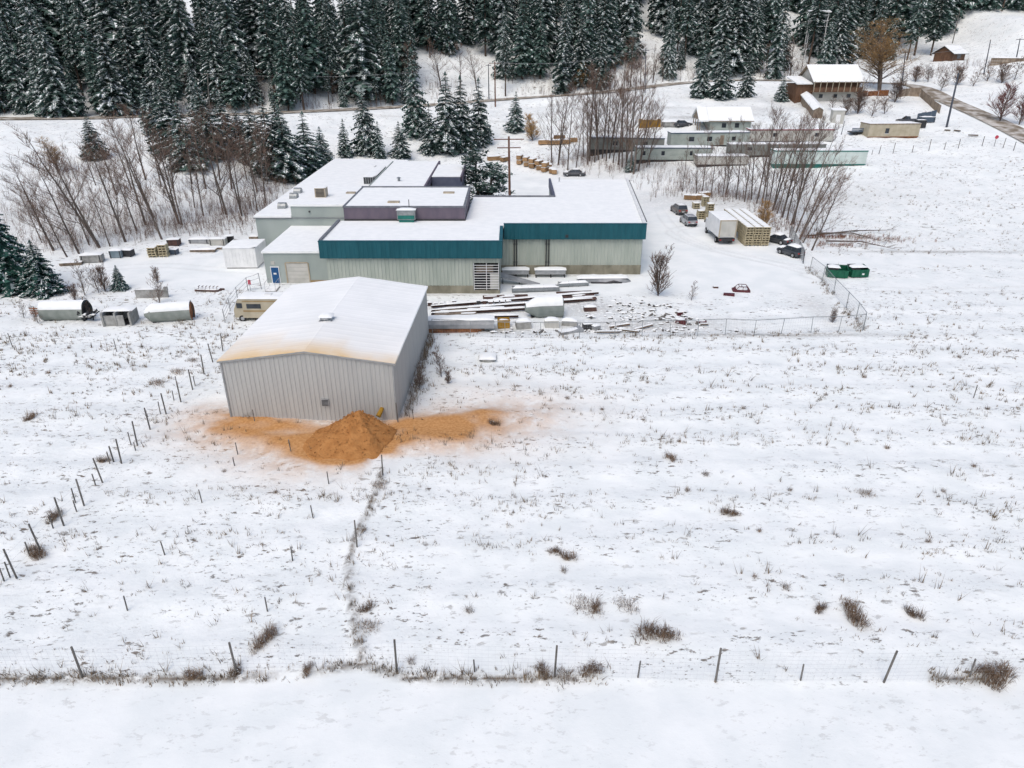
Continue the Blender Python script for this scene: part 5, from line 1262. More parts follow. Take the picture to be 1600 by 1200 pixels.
for s_ in (-1, 1):
    MB().cbox((-1.2 + 2.0, s_ * 1.165, 1.75), (1.5, .02, .5)).build('window', 'glass', t)
    MB().cbox((2.25, s_ * 1.125, 1.8), (.75, .03, .55)).build('window', 'glass', t)
    MB().cbox((-2.0, s_ * 1.165, 1.75), (1.2, .02, .5)).build('window', 'glass', t)
    MB().cbox((-.6, s_ * 1.165, 1.22), (5.1, .02, .16)).build('stripe', 'tan_stripe', t)
    MB().cbox((-.6, s_ * 1.165, 2.28), (5.1, .02, .10)).build('stripe', 'tan_stripe', t)
    for sx in (2.2, -1.8): wheel(t, sx, s_ * 1.0, .36, .24)
MB().snow(-3.25, 2.45, -1.17, 1.17, 2.54, .13, 12, 7, .03).build('roof_snow', 'snow', t, True)
MB().box(-.9, -.2, -.3, .3, 2.55, 2.78).build('roof_vent', 'white_paint', t)
MB().cbox((3.03, 0, .62), (.12, 2.0, .22)).build('bumper', 'grey_metal', t)

# burgundy car shell and scrap
t = thing('car_shell', 'burgundy wrecked car shell sunk in the snow of the yard', 'car wreck', on(1158, 455, -.12), YAW(172), None, .8)
mb = MB(); loft(mb, [(-1.2, .72, .7, -.1, .42), (-.9, .8, .78, -.1, .5), (.9, .8, .78, -.1, .5), (1.3, .7, .68, -.1, .36)]); mb.build('body', 'car_red', t)
for s_ in (-1, 1):
    MB().path([(-1.1, s_ * .7, .45), (-.65, s_ * .6, .98), (.45, s_ * .6, .98), (.95, s_ * .7, .45)], [.05] * 4, 5).build('roof_frame', 'car_red', t)
    MB().tube((-.1, s_ * .72, .45), (-.1, s_ * .6, .98), .04, .04, 5).build('pillar', 'car_red', t)
for x in (-.65, .45): MB().tube((x, -.6, .98), (x, .6, .98), .045, .045, 5).build('roof_bar', 'car_red', t)
MB().snow(-.95, .9, -.7, .7, .46, .10, 2, 5, .02).build('snow', 'snow', t, True)
def scrap(name, label, px, py, size, rz, mat, snow=.1, tilt=0, cat='scrap'):
    p = P(px, py); t = thing(name, label, cat, p, rz)
    mb = MB(); sx, sy, sz = size
    mb.add([(-sx / 2, -sy / 2, -.15), (sx / 2, -sy / 2, -.15), (sx / 2 * .95, sy / 2, -.15), (-sx / 2, sy / 2 * .9, -.15), (-sx / 2 * .95, -sy / 2 * .9, sz * (1 - tilt)), (sx / 2 * .9, -sy / 2, sz), (sx / 2 * .92, sy / 2 * .9, sz), (-sx / 2, sy / 2 * .85, sz * (1 - tilt))],
           [(0, 3, 2, 1), (4, 5, 6, 7), (0, 1, 5, 4), (1, 2, 6, 5), (2, 3, 7, 6), (3, 0, 4, 7)]); mb.build('panel', mat, t)
    for k in (-.3, 0, .3): MB().cbox((sx * k, -sy / 2 - .02, sz * .45 * (1 - tilt * .5)), (.05, .05, sz * .8)).build('rib', mat, t)
    if snow: MB().snow(-sx / 2, sx / 2 * .9, -sy / 2 * .85, sy / 2 * .85, sz * (1 - tilt * .6), snow, int(px), 4, .03).build('snow', 'snow', t, True)
    return t
scrap('scrap_metal', 'burgundy body panel lying left below the car shell', 1139, 462, (1.3, .6, .25), YAW(-20), 'car_red', 0, .3)
scrap('scrap_metal', 'red tilted scrap box at the left of the yard rubble edge', 1064, 505, (1.1, .8, .45), YAW(-25), 'car_red', .08, .2)
scrap('scrap_metal', 'low red scrap sheet right of the tilted red box', 1096, 504, (1.1, .5, .25), YAW(-10), 'car_red', .05, .3)
scrap('scrap_metal', 'upright small red scrap piece above the tilted red box', 1062, 493, (.6, .4, .4), YAW(10), 'car_red', .05)
scrap('scrap_metal', 'rusty snow capped block beside the end of the steel decking', 862 + 60, 486, (1.4, .7, .45), YAW(5), 'red_steel', .16)
scrap('scrap_metal', 'brown stake foundation piece in the weeds left of the car shell', 1118, 450, (.6, .4, .2), 0, 'red_steel', .06)

# green dumpsters
def dumpster(label, x, y, rz, w):
    t = thing('dumpster', label, 'dumpster', (x, y, g1(x, y)), rz, 'green dumpsters')
    d, h = 1.6, 1.35
    # side walls with slanted top
    prof = [(-d / 2, .12), (d / 2, .12), (d / 2, h), (-d / 2, h * .78)]
    for s_, nm in ((-w / 2, 0), (w / 2 - .05, 1)): MB().prism_x(prof, s_, s_ + .05).build('side_panel', 'green_bin', t)
    MB().box(-w / 2 + .052, w / 2 - .052, -d / 2, -d / 2 + .05, .12, h * .78).build('front_panel', 'green_bin', t)
    MB().box(-w / 2 + .052, w / 2 - .052, d / 2 - .05, d / 2, .12, h).build('back_panel', 'green_bin', t)
    MB().box(-w / 2 + .052, w / 2 - .052, -d / 2 + .052, d / 2 - .052, .13, .2).build('floor_panel', 'black', t)
    for k in (-.33, 0, .33): MB().box(w * k - .05, w * k + .05, -d / 2 - .06, -d / 2 - .002, .15, h * .74).build('rib', 'green_bin', t)
    for s_ in (-1, 1): MB().box(s_ * (w / 2 + .05) - .05, s_ * (w / 2 + .05) + .05, -.5, .5, .7, .85).build('fork_sleeve', 'green_bin', t)
    MB().add([(-w / 2 - .03, -d / 2 + .1, h * .80), (0, -d / 2 + .1, h * .80), (0, d / 2, h + .03), (-w / 2 - .03, d / 2, h + .03)], [(0, 1, 2, 3)]).build('lid', 'dark_metal', t)
    mb = MB(); mb.snow(-w / 2, w / 2 * (.2 if w > 2.3 else .9), -d / 2 + .25, d / 2, h * .93, .16, int(x), 5, .02); mb.build('lid_snow', 'snow', t, True)
    if w < 2.3: MB().box(.2, .5, -d / 2 - .012, -d / 2 - .003, .4, .6).build('sticker', 'white_paint', t)
    return t
dumpster('left green dumpster with rust showing at its open lid', 40.9, 85.7, YAW(-12), 2.4)
dumpster('right green dumpster touching the left one by the far field', 43.5, 85.8, YAW(4), 2.2)

# ------------------------------------------------------------------ pallets
def pallet_mesh():
    mb = MB(); w, d = 1.14, 1.16
    for k in range(3): mb.box(-w / 2, w / 2, -d / 2 + k * .40, -d / 2 + k * .40 + .33, .22, .33)
    for k in range(3): mb.box(-w / 2 + .04 + k * .48, -w / 2 + .14 + k * .48, -d / 2 + .06, d / 2 - .06, .0, .22)
    return mb.mesh('pallet', 'pallet_wood')
PAL = pallet_mesh()
rng = random.Random(77)
def pallet(x, y, z, label, group, rz=0):
    o = bpy.data.objects.new('pallet', PAL); C.objects.link(o); o.location = (x + rng.uniform(-.04, .04), y + rng.uniform(-.04, .04), z); o.rotation_euler = (0, 0, rz + rng.uniform(-.04, .04)); tag(o, label, 'pallet', group); return o
g0 = g1(35, 105)
for i in range(3):
    for j in range(10):
        for k in range(8):
            if i == 0 and k > 2 or j == 0 or k == 7 or (i == 0 and j < 3):
                pallet(34.1 + i * 1.2, 100.6 + j * 1.22, g0 + k * .345, 'bare wooden pallet in the long eight high stack beside the box truck', 'pallets of the long stack by the truck')
SNP = MB(); SNP.snow(-.52, .52, -.54, -.05, .27, .07, 3, 4, .02); SNP.snow(-.5, .5, .1, .5, .27, .06, 4, 4, .02)
SNPM = SNP.mesh('snow', 'snow', True)
for i in range(3):
    for j in range(10):
        o = bpy.data.objects.new('pallet_snow', SNPM); C.objects.link(o); o.location = (34.1 + i * 1.2, 100.6 + j * 1.22, g0 + 7 * .345 + .06); tag(o, 'strip of snow lying on the top layer of the long pallet stack', 'snow', 'snow on the long pallet stack', 'stuff')
for (px, py, n, lab, gr) in ((1108, 344, 8, 'pale pallet in the tall single stack left of the box truck', 'pallets of the tall single stack'), (1095, 342, 4, 'pallet in the knee high stack left of the tall single stack', 'pallets of the low stack'), (1102, 322, 5, 'pallet in the stack behind the tall single stack', 'pallets of the rear stack'), (1088, 326, 3, 'pallet in the smallest stack by the brown lumber', 'pallets of the smallest stack'), (238, 402, 4, 'pallet in the left half of the pale stacks in the left yard', 'pallets of the left yard stack'), (255, 401, 5, 'pallet in the right half of the pale stacks in the left yard', 'pallets of the right yard stack')):
    p = P(px, py + 1)
    for k in range(n): pallet(p.x, p.y + .5, p.z + k * .345, lab, gr, .1)
    o = bpy.data.objects.new('pallet_snow', SNPM); C.objects.link(o); o.location = (p.x, p.y + .5, p.z + (n - 1) * .345 + .06); tag(o, 'snow on the ' + lab.split(' in the ')[1], 'snow')

# lumber bundles
def lumber_bundle(seed):
    mb = MB(); rg = random.Random(seed)
    for i in range(5):
        for j in range(5): mb.box(-1.2 + rg.uniform(-.05, .05), 1.2 + rg.uniform(-.05, .05), -.55 + i * .22, -.55 + i * .22 + .205, .1 + j * .17, .1 + j * .17 + .155)
    for x in (-.9, .7): mb.box(x, x + .1, -.5, .5, 0, .1)
    return mb.mesh('boards', 'lumber')
LB = [lumber_bundle(1), lumber_bundle(2)]
SNB = MB(); SNB.snow(-1.22, 1.22, -.57, .57, .94, .16, 5, 6, .05); SNBM = SNB.mesh('snow', 'snow', True)
def bundle(x, y, z, rz, label, group, k=0, s_=1.0, snow=True):
    t = thing('lumber_bundle', label, 'lumber', (x, y, z), rz, group, s_); put('boards', LB[k % 2], t)
    if snow: put('snow', SNBM, t)
    return t
n = 0
for k, (px, py) in enumerate([(812, 256), (822, 259), (832, 262), (842, 265), (852, 268), (862, 270), (815, 250), (827, 253), (838, 257), (849, 260), (858, 263), (866, 271)]):
    p = P(px, py); hi = 2 if k < 5 else 1
    for z in range(hi): bundle(p.x, p.y, p.z + z * 1.0, YAW(75 + rng.uniform(-15, 15)), 'brown lumber bundle under snow in the pile behind the factory', 'lumber bundles behind the factory', k + z, .95, True)
for k, (px, py) in enumerate([(770, 251), (780, 250), (789, 252)]):
    p = P(px, py); bundle(p.x, p.y, p.z, YAW(20 + k * 15), 'brown lumber bundle in the short row left of the red pole', 'lumber bundles left of the red pole', k, 1.0)
for k, (px, py) in enumerate([(850, 226), (866, 226), (882, 225), (893, 222), (874, 218)]):
    p = P(px, py); bundle(p.x, p.y, p.z, YAW(5), 'dark weathered timber stack uphill of the lumber pile', 'timber stacks uphill', k, 1.1)
for k, (px, py) in enumerate([(1078, 312), (1092, 312), (1100, 308)]):
    p = P(px, py); bundle(p.x, p.y, p.z, YAW(-15 + k * 20), 'brown boards stacked at the bend of the yard behind the dark suv', 'boards behind the suv', k, .9)

# ------------------------------------------------------------------ tanks and concrete in the left yard
def tank(label, x, y, rz, L, r, mat, right=None, cone=0, z=0, pitch=0, snow=.2):
    t = thing('steel_tank', label, 'tank', (x, y, g1(x, y) - .1 + z), rz); t.rotation_euler.y = pitch
    mb = MB(); n = 22; secs = [(-L / 2, r * .0), (-L / 2 - .0, r * (.98 if not cone else .35)), (-L / 2 + (cone or .08), r), (L / 2 - .08, r), (L / 2, r * .98)]
    vs = []
    for sx, sr in secs[1:]:
        for k in range(n): a = 2 * math.pi * k / n; vs.append((sx, math.cos(a) * sr, r + math.sin(a) * sr))
    fs = [(i * n + k, i * n + (k + 1) % n, (i + 1) * n + (k + 1) % n, (i + 1) * n + k) for i in range(3) for k in range(n)] + [tuple(reversed(range(n)))]
    fs = [tuple(reversed(f)) for f in fs]
    mb.add(vs, fs); mb.build('shell', mat, t, False)
    MB().tube((L / 2 - .3, 0, r), (L / 2 - .12, 0, r), r * .97, r * .97, n).build('end_disc', right or mat, t)
    rim = MB()
    for k in range(n):
        a, b = 2 * math.pi * k / n, 2 * math.pi * (k + 1) / n
        rim.path([(L / 2, math.cos(a) * r, r + math.sin(a) * r), (L / 2, math.cos(b) * r, r + math.sin(b) * r)], [.06, .06], 4)
    rim.build('end_rim', right or mat, t)
    for sx in (-L * .3, L * .3): MB().box(sx - .15, sx + .15, -r * .7, r * .7, -.1, .18).build('cradle', 'dark_metal', t)
    sn = MB(); ns = 14; vs = []
    for i in range(13):
        u = -L / 2 + .05 + (L - .1) * i / 12
        for k in range(ns + 1):
            a = math.radians(28 + 124 * k / ns); e = min(1, min(k, ns - k) / 2.5); rr = r + .012 + snow * e * (.6 + .5 * float(vnoise(np.array([u * 1.5]), np.array([k * .5]), 3)[0]))
            if cone and u < -L / 2 + cone: rr = rr * (.4 + .6 * (u + L / 2) / cone) 
            vs.append((u, math.cos(a) * rr, r + math.sin(a) * rr))
    sn.add(vs, [(i * (ns + 1) + k, (i + 1) * (ns + 1) + k, (i + 1) * (ns + 1) + k + 1, i * (ns + 1) + k + 1) for i in range(12) for k in range(ns)]); sn.build('snow', 'snow', t, True)
    return t
tank('grey steel tank with a broken dark end at the far left', -47.5, 70.6, YAW(2), 4.6, .98, 'tank_paint', 'black')
tank('snow topped steel tank with a round rusty end', -36.4, 70.3, YAW(12), 4.7, .92, 'tank_paint', 'rust', cone=.7)
tank('pale steel tank with a cone nose in the junk yard', 3.4, 71.6, YAW(6), 4.0, 1.08, 'tank_white', 'tank_white', cone=1.3, snow=.22)
t = thing('twisted_scrap', 'tangle of black scrap metal at the broken end of the left tank', 'scrap', on(140, 502))
for k in range(14):
    a = rng.uniform(0, 6.28); b = Vector((rng.uniform(-.5, .5), rng.uniform(-.3, .3), rng.uniform(0, .6))); MB().path([b, b + Vector((rng.uniform(-.6, .6), rng.uniform(-.4, .4), rng.uniform(.2, .8))), b + Vector((rng.uniform(-.9, 1.1), rng.uniform(-.5, .5), rng.uniform(.1, .9)))], [.09, .08, .06], 5).build('bent_bar', 'dark_metal', t)
for k in range(4): MB().snow(-.8 + k * .4, -.35 + k * .4, -.4, .1, .55 + .2 * (k % 2), .12, k, 3, .05).build('snow', 'snow', t, True)
t = thing('hatch_cover', 'rusty bar grid leaning on the nose of the left tank', 'scrap', on(57, 495))
for k in range(4): MB().box(-.5, .4, -.1, .05, .3 + k * .2, .38 + k * .2).build('bar', 'rust', t)
MB().box(-.05, .05, -.06, .02, 0, 1.1).build('upright', 'rust', t)
# concrete bin
p = P(182, 511); t = thing('concrete_bin', 'open concrete bin with two dark bays between the two tanks', 'bin', (p.x, p.y + 1, p.z - .1), YAW(4))
for x in (-1.45, -.15, 1.3): MB().box(x, x + .18, -.9, .9, 0, 1.55).build('divider', 'concrete_grey', t)
MB().box(-1.27, -.152, -.75, -.6, 0, 1.2).build('front_board', 'concrete_grey', t); MB().box(.04, .75, -.85, -.7, 0, 1.25).build('front_board', 'concrete_grey', t)
MB().box(-1.45, 1.48, .902, 1.08, 0, 1.55).build('back_wall', 'concrete_grey', t)
MB().box(-1.26, 1.29, -.5, .9, .05, .3).build('bay_floor', 'dark_hollow', t)
for a, b in ((-1.5, 1.5),): MB().snow(a, b, -.3, 1.1, 1.54, .14, 8, 7, .03).build('snow', 'snow', t, True)
p = P(240, 466); t = thing('concrete_slab', 'long weathered concrete slab standing on edge behind the tanks', 'slab', (p.x, p.y, p.z - .1), YAW(3))
MB().prism_x([(-.12, 0), (.12, 0), (.12, 1.15), (-.12, 1.05)], -1.9, 1.75).build('slab', 'concrete_grey', t)
MB().box(1.4, 1.8, -.16, .16, .9, 1.35).build('lug', 'concrete_grey', t); MB().snow(-1.9, 1.5, -.14, .14, 1.1, .1, 3, 6, .02).build('snow', 'snow', t, True)
p = P(326, 455); t = thing('frame_scrap', 'rusty steel frame with hooks lying in the snow left of the motorhome', 'scrap', p, YAW(-4))
for k in range(3): MB().box(-1.5 + k * .1, 1.4 + k * .2, -.4 + k * .35, -.28 + k * .35, .02, .22).build('beam', 'red_steel', t)
for k in range(6): MB().path([(-1.1 + k * .45, -.2, .2), (-1.1 + k * .45, -.1, .55), (-.95 + k * .45, 0, .62)], [.05, .05, .04], 4).build('hook', 'red_steel', t)
MB().snow(-1.3, 1.3, -.35, .45, .2, .1, 3, 6, .02).build('snow', 'snow', t, True)
# white container beside the left section
t = thing('white_container', 'plain white storage container against the left end of the factory', 'container', (-35.6, 91.2, 0), YAW(1))
MB().box(-1.7, 2.4, -2.2, 2.4, .12, 2.7).build('body', 'white_paint', t)
for k in range(9): MB().box(-1.6 + k * .45, -1.5 + k * .45, -2.235, -2.202, .3, 2.55).build('rib', 'white_paint', t)
MB().box(-1.6, 2.3, -2.1, 2.3, 0, .12).build('skid', 'dark_metal', t); MB().snow(-1.75, 2.4, -2.25, 2.4, 2.69, .12, 8, 6, .03).build('roof_snow', 'snow', t, True)
# steps to the blue door
t = thing('door_steps', 'white snowy steps leading up to the blue door', 'steps', (-28.6, 81.0, 0))
for k in range(4): MB().box(-.65, .65, -1.4 + k * .45, -.98 + k * .45, -.2, .10 + k * .02).build('step', 'concrete_grey', t)
for k in range(4): MB().snow(-.62, .6, -1.38 + k * .45, -1.02 + k * .45, .10 + k * .02, .08, k, 4, .02).build('step_snow', 'snow', t, True)
for s_ in (-.62, .62): MB().path([(s_, -1.3, .1), (s_, -1.3, 1.0), (s_, .35, 1.15), (s_, .35, .1)], [.03] * 4, 5).build('handrail', 'grey_metal', t)

# stored goods in a row below the left bank
def crate_like(name, label, px, py, size, rz, mat, snow=.14, cat='crate', boards=3):
    p = P(px, py); t = thing(name, label, cat, p, rz); sx, sy, sz = size
    MB().box(-sx / 2, sx / 2, -sy / 2, sy / 2, .05, sz).build('body', mat, t)
    for k in range(boards): MB().box(-sx / 2 - .02, sx / 2 + .02, -sy / 2 - .03, -sy / 2 - .003, .08 + k * sz / boards, .04 + (k + .8) * sz / boards).build('board', mat, t)
    for s_ in (-1, 1): MB().box(s_ * sx * .42 - .06, s_ * sx * .42 + .06, -sy / 2 - .06, -sy / 2 - .032, 0, sz).build('upright', 'dark_metal' if mat != 'old_wood' else 'old_wood', t)
    MB().snow(-sx / 2, sx / 2, -sy / 2, sy / 2, sz, snow, int(px), 5, .06).build('snow', 'snow', t, True); return t
crate_like('timber_stack', 'low dark timber at the left end of the yard row', 112, 415, (2.6, .7, .4), YAW(12), 'old_wood')
crate_like('covered_stack', 'rounded snow covered grey stack second in the yard row', 146, 409, (2.6, 1.2, 1.0), YAW(10), 'concrete_grey', .25)
crate_like('machine_part', 'blue grey machine part under snow left of the pale pallets', 184, 402, (1.5, 1.1, 1.0), YAW(5), 'roof_blue', .2)
crate_like('machine_part', 'dark machine part stacked by the left end of the pale pallets', 201, 400, (1.4, 1.0, .9), YAW(-5), 'dark_metal', .22)
crate_like('scrap_bin', 'brown metal bin behind the right end of the pale pallets', 273, 383, (1.6, 1.2, .9), YAW(8), 'red_steel', .12, 'bin')
crate_like('scrap_bin', 'dark blue bin touching the right end of the pale pallets', 271, 397, (1.3, 1.0, .7), YAW(0), 'trim_blue', .12, 'bin')
crate_like('flat_rack', 'long low snowy rack in the middle of the yard row', 313, 379, (2.8, 1.2, .6), YAW(4), 'grey_metal', .2, 'rack')
crate_like('flat_rack', 'low snowy boards below the long rack in the yard row', 318, 393, (3.4, .9, .35), YAW(4), 'old_wood', .18, 'rack')
crate_like('white_crate', 'white box with slats near the container end of the yard row', 342, 382, (2.2, 1.2, .9), YAW(3), 'off_white', .18)
crate_like('timber_stack', 'thin dark timber just left of the white container', 358, 389, (3.8, .5, .3), YAW(6), 'old_wood', .1)
crate_like('machine_part', 'black machine standing right of the white slatted box', 360, 379, (1.1, .9, 1.0), YAW(15), 'black', .15)
crate_like('small_box', 'small boxed item hugging the factory wall behind the container', 398, 377, (1.2, .9, .8), 0, 'old_wood', .18)

# ------------------------------------------------------------------ junk yard in front of the factory
def beam(label, a, b, w, h, mat, z=.1, snow=.09, group=None, name='steel_beam', cat='beam', seed=0):
    p, q = P(*a), P(*b); z0 = max(p.z, q.z); d = q - p; L = math.hypot(d.x, d.y); rz = math.atan2(d.y, d.x)
    t = thing(name, label, cat, ((p.x + q.x) / 2, (p.y + q.y) / 2, z0 + z), rz, group)
    mb = MB().box(-L / 2, L / 2, -w / 2, w / 2, h - .03, h).box(-L / 2, L / 2, -w / 2, w / 2, 0, .03).box(-L / 2 + .001, L / 2 - .001, -.03, .03, .031, h - .031); mb.build('profile', mat, t)
    if snow: MB().snow(-L / 2, L / 2, -w / 2, w / 2, h, snow, seed, 10, .03).build('snow', 'snow', t, True)
    return t
BEAMS = [((674, 483), (935, 462), 'highest of the long snowy beams crossing the junk yard'), ((674, 489), (925, 471), 'second highest long snowy beam crossing the junk yard'), ((674, 495), (830, 485), 'third long snowy beam, ending at the cone nosed tank'), ((674, 501), (810, 497), 'lowest long snowy beam behind the covered stack')]
for i, (a, b, lab) in enumerate(BEAMS): beam(lab, a, b, .30, .24, 'red_steel', .12, .13, seed=i)
def deck(label, cx, cy, w, d, rz, mat, n, z=.22, snow=True):
    p = P(cx, cy); t = thing('steel_decking', label, 'decking', (p.x, p.y, p.z + z), rz)
    for k in range(n): MB().box(-w / 2, w / 2, -d / 2 + k * d / n, -d / 2 + (k + .82) * d / n, 0, .12).build('plank', mat, t)
    for s_ in (-.45, 0, .45): MB().box(w * s_ - .06, w * s_ + .06, -d / 2, d / 2, -.15, -.003).build('bearer', mat, t)
    if snow:
        rg = random.Random(int(cx))
        for k in range(5):
            x = rg.uniform(-w / 2, w / 2 - 1.2); y = rg.uniform(-d / 2, d / 2 - .3); MB().snow(x, x + rg.uniform(.7, 1.6), y, y + rg.uniform(.25, .5), .11, .06, k, 4, .05).build('snow', 'snow', t, True)
    return t
deck('dark red steel decking at the right end of the long beams', 900, 466, 4.2, 3.0, YAW(7), 'red_steel', 7)
deck('dark red decking half under snow left of the cone nosed tank', 790, 468, 5.2, 1.4, YAW(5), 'red_steel', 4)
deck('brown decking in front of the concrete foot of the front wing', 712, 492, 4.5, 1.6, YAW(4), 'old_wood', 5)
deck('rusty decking near the shed end of the beams', 765, 487, 5.0, .9, YAW(4), 'red_steel', 3)
deck('dark strip of decking between shed and beams', 700, 501, 3.6, 1.0, YAW(3), 'old_wood', 3)
t = thing('block_row', 'row of dark snow topped blocks along the concrete foot of the front wing', 'blocks', P(735, 478) + Vector((0, 0, .12)), YAW(3))
for k in range(15):
    h_ = rng.uniform(.25, .5); x = -5.2 + k * .68; MB().cbox((x, rng.uniform(-.1, .1), h_ / 2), (.42, .5, h_), rng.uniform(-.2, .2)).build('block', 'red_steel' if k % 3 else 'dark_metal', t); MB().snow(x - .26, x + .24, -.26, .26, h_, .12, k, 3, .04).build('block_snow', 'snow', t, True)
# pipe, ramp, tarp, bins
def duct(label, a, b, r, name='steel_pipe', mat='galvanised'):
    p, q = P(*a), P(*b); d = q - p; L = math.hypot(d.x, d.y); t = thing(name, label, 'pipe', ((p.x + q.x) / 2, (p.y + q.y) / 2, max(p.z, q.z)), math.atan2(d.y, d.x))
    MB().tube((-L / 2, 0, r), (L / 2, 0, r), r, r, 12).build('pipe', mat, t)
    for k in range(4): MB().tube((-L / 2 + L * k / 3.01, 0, r), (-L / 2 + L * k / 3.01 + .06, 0, r), r + .05, r + .05, 12).build('flange', mat, t)
    MB().snow(-L / 2, L / 2, -r * .85, r * .85, r * 1.5, r * .6, 6, 10, .05).build('snow', 'snow', t, True); return t
duct('long grey pipe under snow above the dark red decking', (800, 457), (873, 455), .38)
duct('shorter snowy pipe right of the long grey pipe', (872, 449), (918, 447), .32)
p, q = P(785, 446), P(848, 448)
t = thing('ramp_sheet', 'grey sloping metal ramp coming down from the barred bay', 'ramp', (p.x, p.y, p.z), 0)
MB().add([(-.4, 1.6, 1.15), (4.6, .2, .15), (4.5, -.9, .12), (-.4, .2, 1.0), (-.4, 1.6, 1.0), (4.6, .2, 0), (4.5, -.9, 0), (-.4, .2, .85)], [(0, 3, 2, 1), (4, 5, 6, 7), (0, 1, 5, 4), (1, 2, 6, 5), (2, 3, 7, 6), (3, 0, 4, 7)]).build('sheet', 'tarp', t)
for x in (0, 2): MB().box(x, x + .1, .3, .4, -.3, .9 - x * .22).build('leg', 'dark_metal', t)
for k, (x, w, lab) in enumerate(((.45, 3.3, 'left snow topped bin on legs against the right wing'), (4.8, 3.8, 'right snow topped bin on legs against the right wing'))):
    t = thing('bin_bench', lab, 'bin', (x, 85.5, g1(x, 85.5))); MB().box(-w / 2, w / 2, -.45, .5, .45, 1.0).build('tray', 'grey_metal', t)
    for a in (-w / 2 + .05, 0, w / 2 - .2):
        for b in (-.4, .35): MB().box(a, a + .13, b, b + .13, -.3, .449).build('leg', 'black', t)
    MB().snow(-w / 2 - .05, w / 2 + .05, -.5, .55, .99, .2, k, 7, .05).build('snow', 'snow', t, True)
p = P(942, 440); t = thing('tarp_heap', 'heap of dark tarpaulin under snow by the right wing corner', 'tarpaulin', p, YAW(2))
mb = MB(); vs = []
for j in range(7):
    for i in range(17):
        u, v = i / 16 * 2 - 1, j / 6 * 2 - 1; e = max(0, 1 - (abs(u) ** 3 + abs(v) ** 3) ** .6); vs.append((u * 3.6, v * .8, -.1 + .75 * e ** .5 * (.7 + .5 * float(vnoise(np.array([u * 4 + 9]), np.array([v * 2.0]), 9)[0]))))
mb.add(vs, [(j * 17 + i, j * 17 + i + 1, (j + 1) * 17 + i + 1, (j + 1) * 17 + i) for j in range(6) for i in range(16)]); mb.build('sheet', 'tarp', t, True)
MB().snow(-3.1, 3.0, -.35, .75, .48, .22, 6, 9, .1).build('snow', 'snow', t, True)
MB().path([(-1.6, -.8, .12), (.2, -.85, .02), (1.2, -.8, .18), (2.2, -.82, .05)], [.12, .16, .2, .1], 6).build('fold', 'dark_metal', t)
p = P(712, 520); t = thing('covered_stack', 'long grey sheet metal stack under snow at the right rear of the shed', 'stack', (p.x + .3, p.y + .9, p.z), YAW(1))
MB().prism_x([(-.7, .35), (.8, .35), (.8, 1.15), (-.35, 1.15), (-.7, .8)], -3.4, 3.6).build('sheets', 'tarp', t)
MB().snow(-3.45, 3.6, -.4, .85, 1.14, .2, 3, 9, .05).build('snow', 'snow', t, True)
for k in range(3): MB().box(-3.1, 2.0 + k * .3, -.9 + k * .3, -.7 + k * .3, .0, .3).build('rusty_beam', 'rust', t)
p = P(787, 512); t = thing('yellow_bin', 'small mustard yellow bin in front of the cone nosed tank', 'bin', p, YAW(5))
for nm, q in (('front_panel', (-.62, .62, -.4, -.36, .05, .95)), ('back_panel', (-.62, .62, .42, .46, .05, .95)), ('side_panel', (-.62, -.58, -.358, .418, .05, .95)), ('side_panel', (.58, .62, -.358, .418, .05, .95)), ('floor_panel', (-.578, .578, -.358, .418, .05, .1))): MB().box(*q).build(nm, 'yellow', t)
MB().box(-.66, .66, -.43, -.402, .86, .97).build('rim', 'yellow', t); MB().snow(-.57, .57, -.35, .41, .7, .2, 3, 4, .0).build('snow', 'snow', t, True)
scrap('snowy_block', 'square block under thick snow right of the yellow bin', 818, 512, (1.6, 1.1, .7), YAW(8), 'concrete_grey', .3, cat='block')
scrap('snowy_block', 'square block under snow below the cone nosed tank', 862, 511, (1.5, 1.0, .75), YAW(4), 'off_white', .25, cat='block')
scrap('snowy_block', 'wide low block under snow right of the one below the tank', 890, 508, (1.7, .9, .5), YAW(-8), 'concrete_grey', .25, cat='block')
scrap('scrap_sheet', 'bent grey sheet metal lying in front of the tank by the fence', 892, 520, (2.6, .9, .4), YAW(25), 'tarp', .12, .5)
scrap('scrap_sheet', 'dark machine scrap by the fence right of the bent sheet', 918, 515, (1.0, .8, .7), YAW(10), 'dark_metal', .1)
scrap('scrap_sheet', 'round grey scrap drum beside the dark machine scrap', 930, 517, (.8, .8, .6), YAW(30), 'grey_metal', .1)
for k, (px, py, L, r) in enumerate([(968, 512, 2.6, 14), (985, 520, 2.2, -6), (950, 522, 3.0, 4), (1005, 514, 2.4, 18), (1100, 510, 1.0, 0)]):
    p = P(px, py); beam(['ochre board pointing up to the right by the fence', 'weathered board lying flat along the fence', 'dark pole low against the fence left of the boards', 'pale board right of the ochre board by the fence', 'short stub board near the red scrap sheet'][k], (px - L * 6, py + r * .2), (px + L * 6, py - r * .2), .22, .16, 'lumber' if k in (0, 3) else 'old_wood', .12, .05, name='loose_board', cat='board')
p = P(762, 562); t = thing('manhole_ring', 'low concrete ring capped with snow in the field right of the shed', 'concrete ring', p)
MB().tube((0, 0, -.2), (0, 0, .28), .85, .85, 18).build('ring', 'concrete_grey', t); MB().snow(-.8, .8, -.8, .8, .26, .2, 3, 6, .0).build('snow', 'snow', t, True)
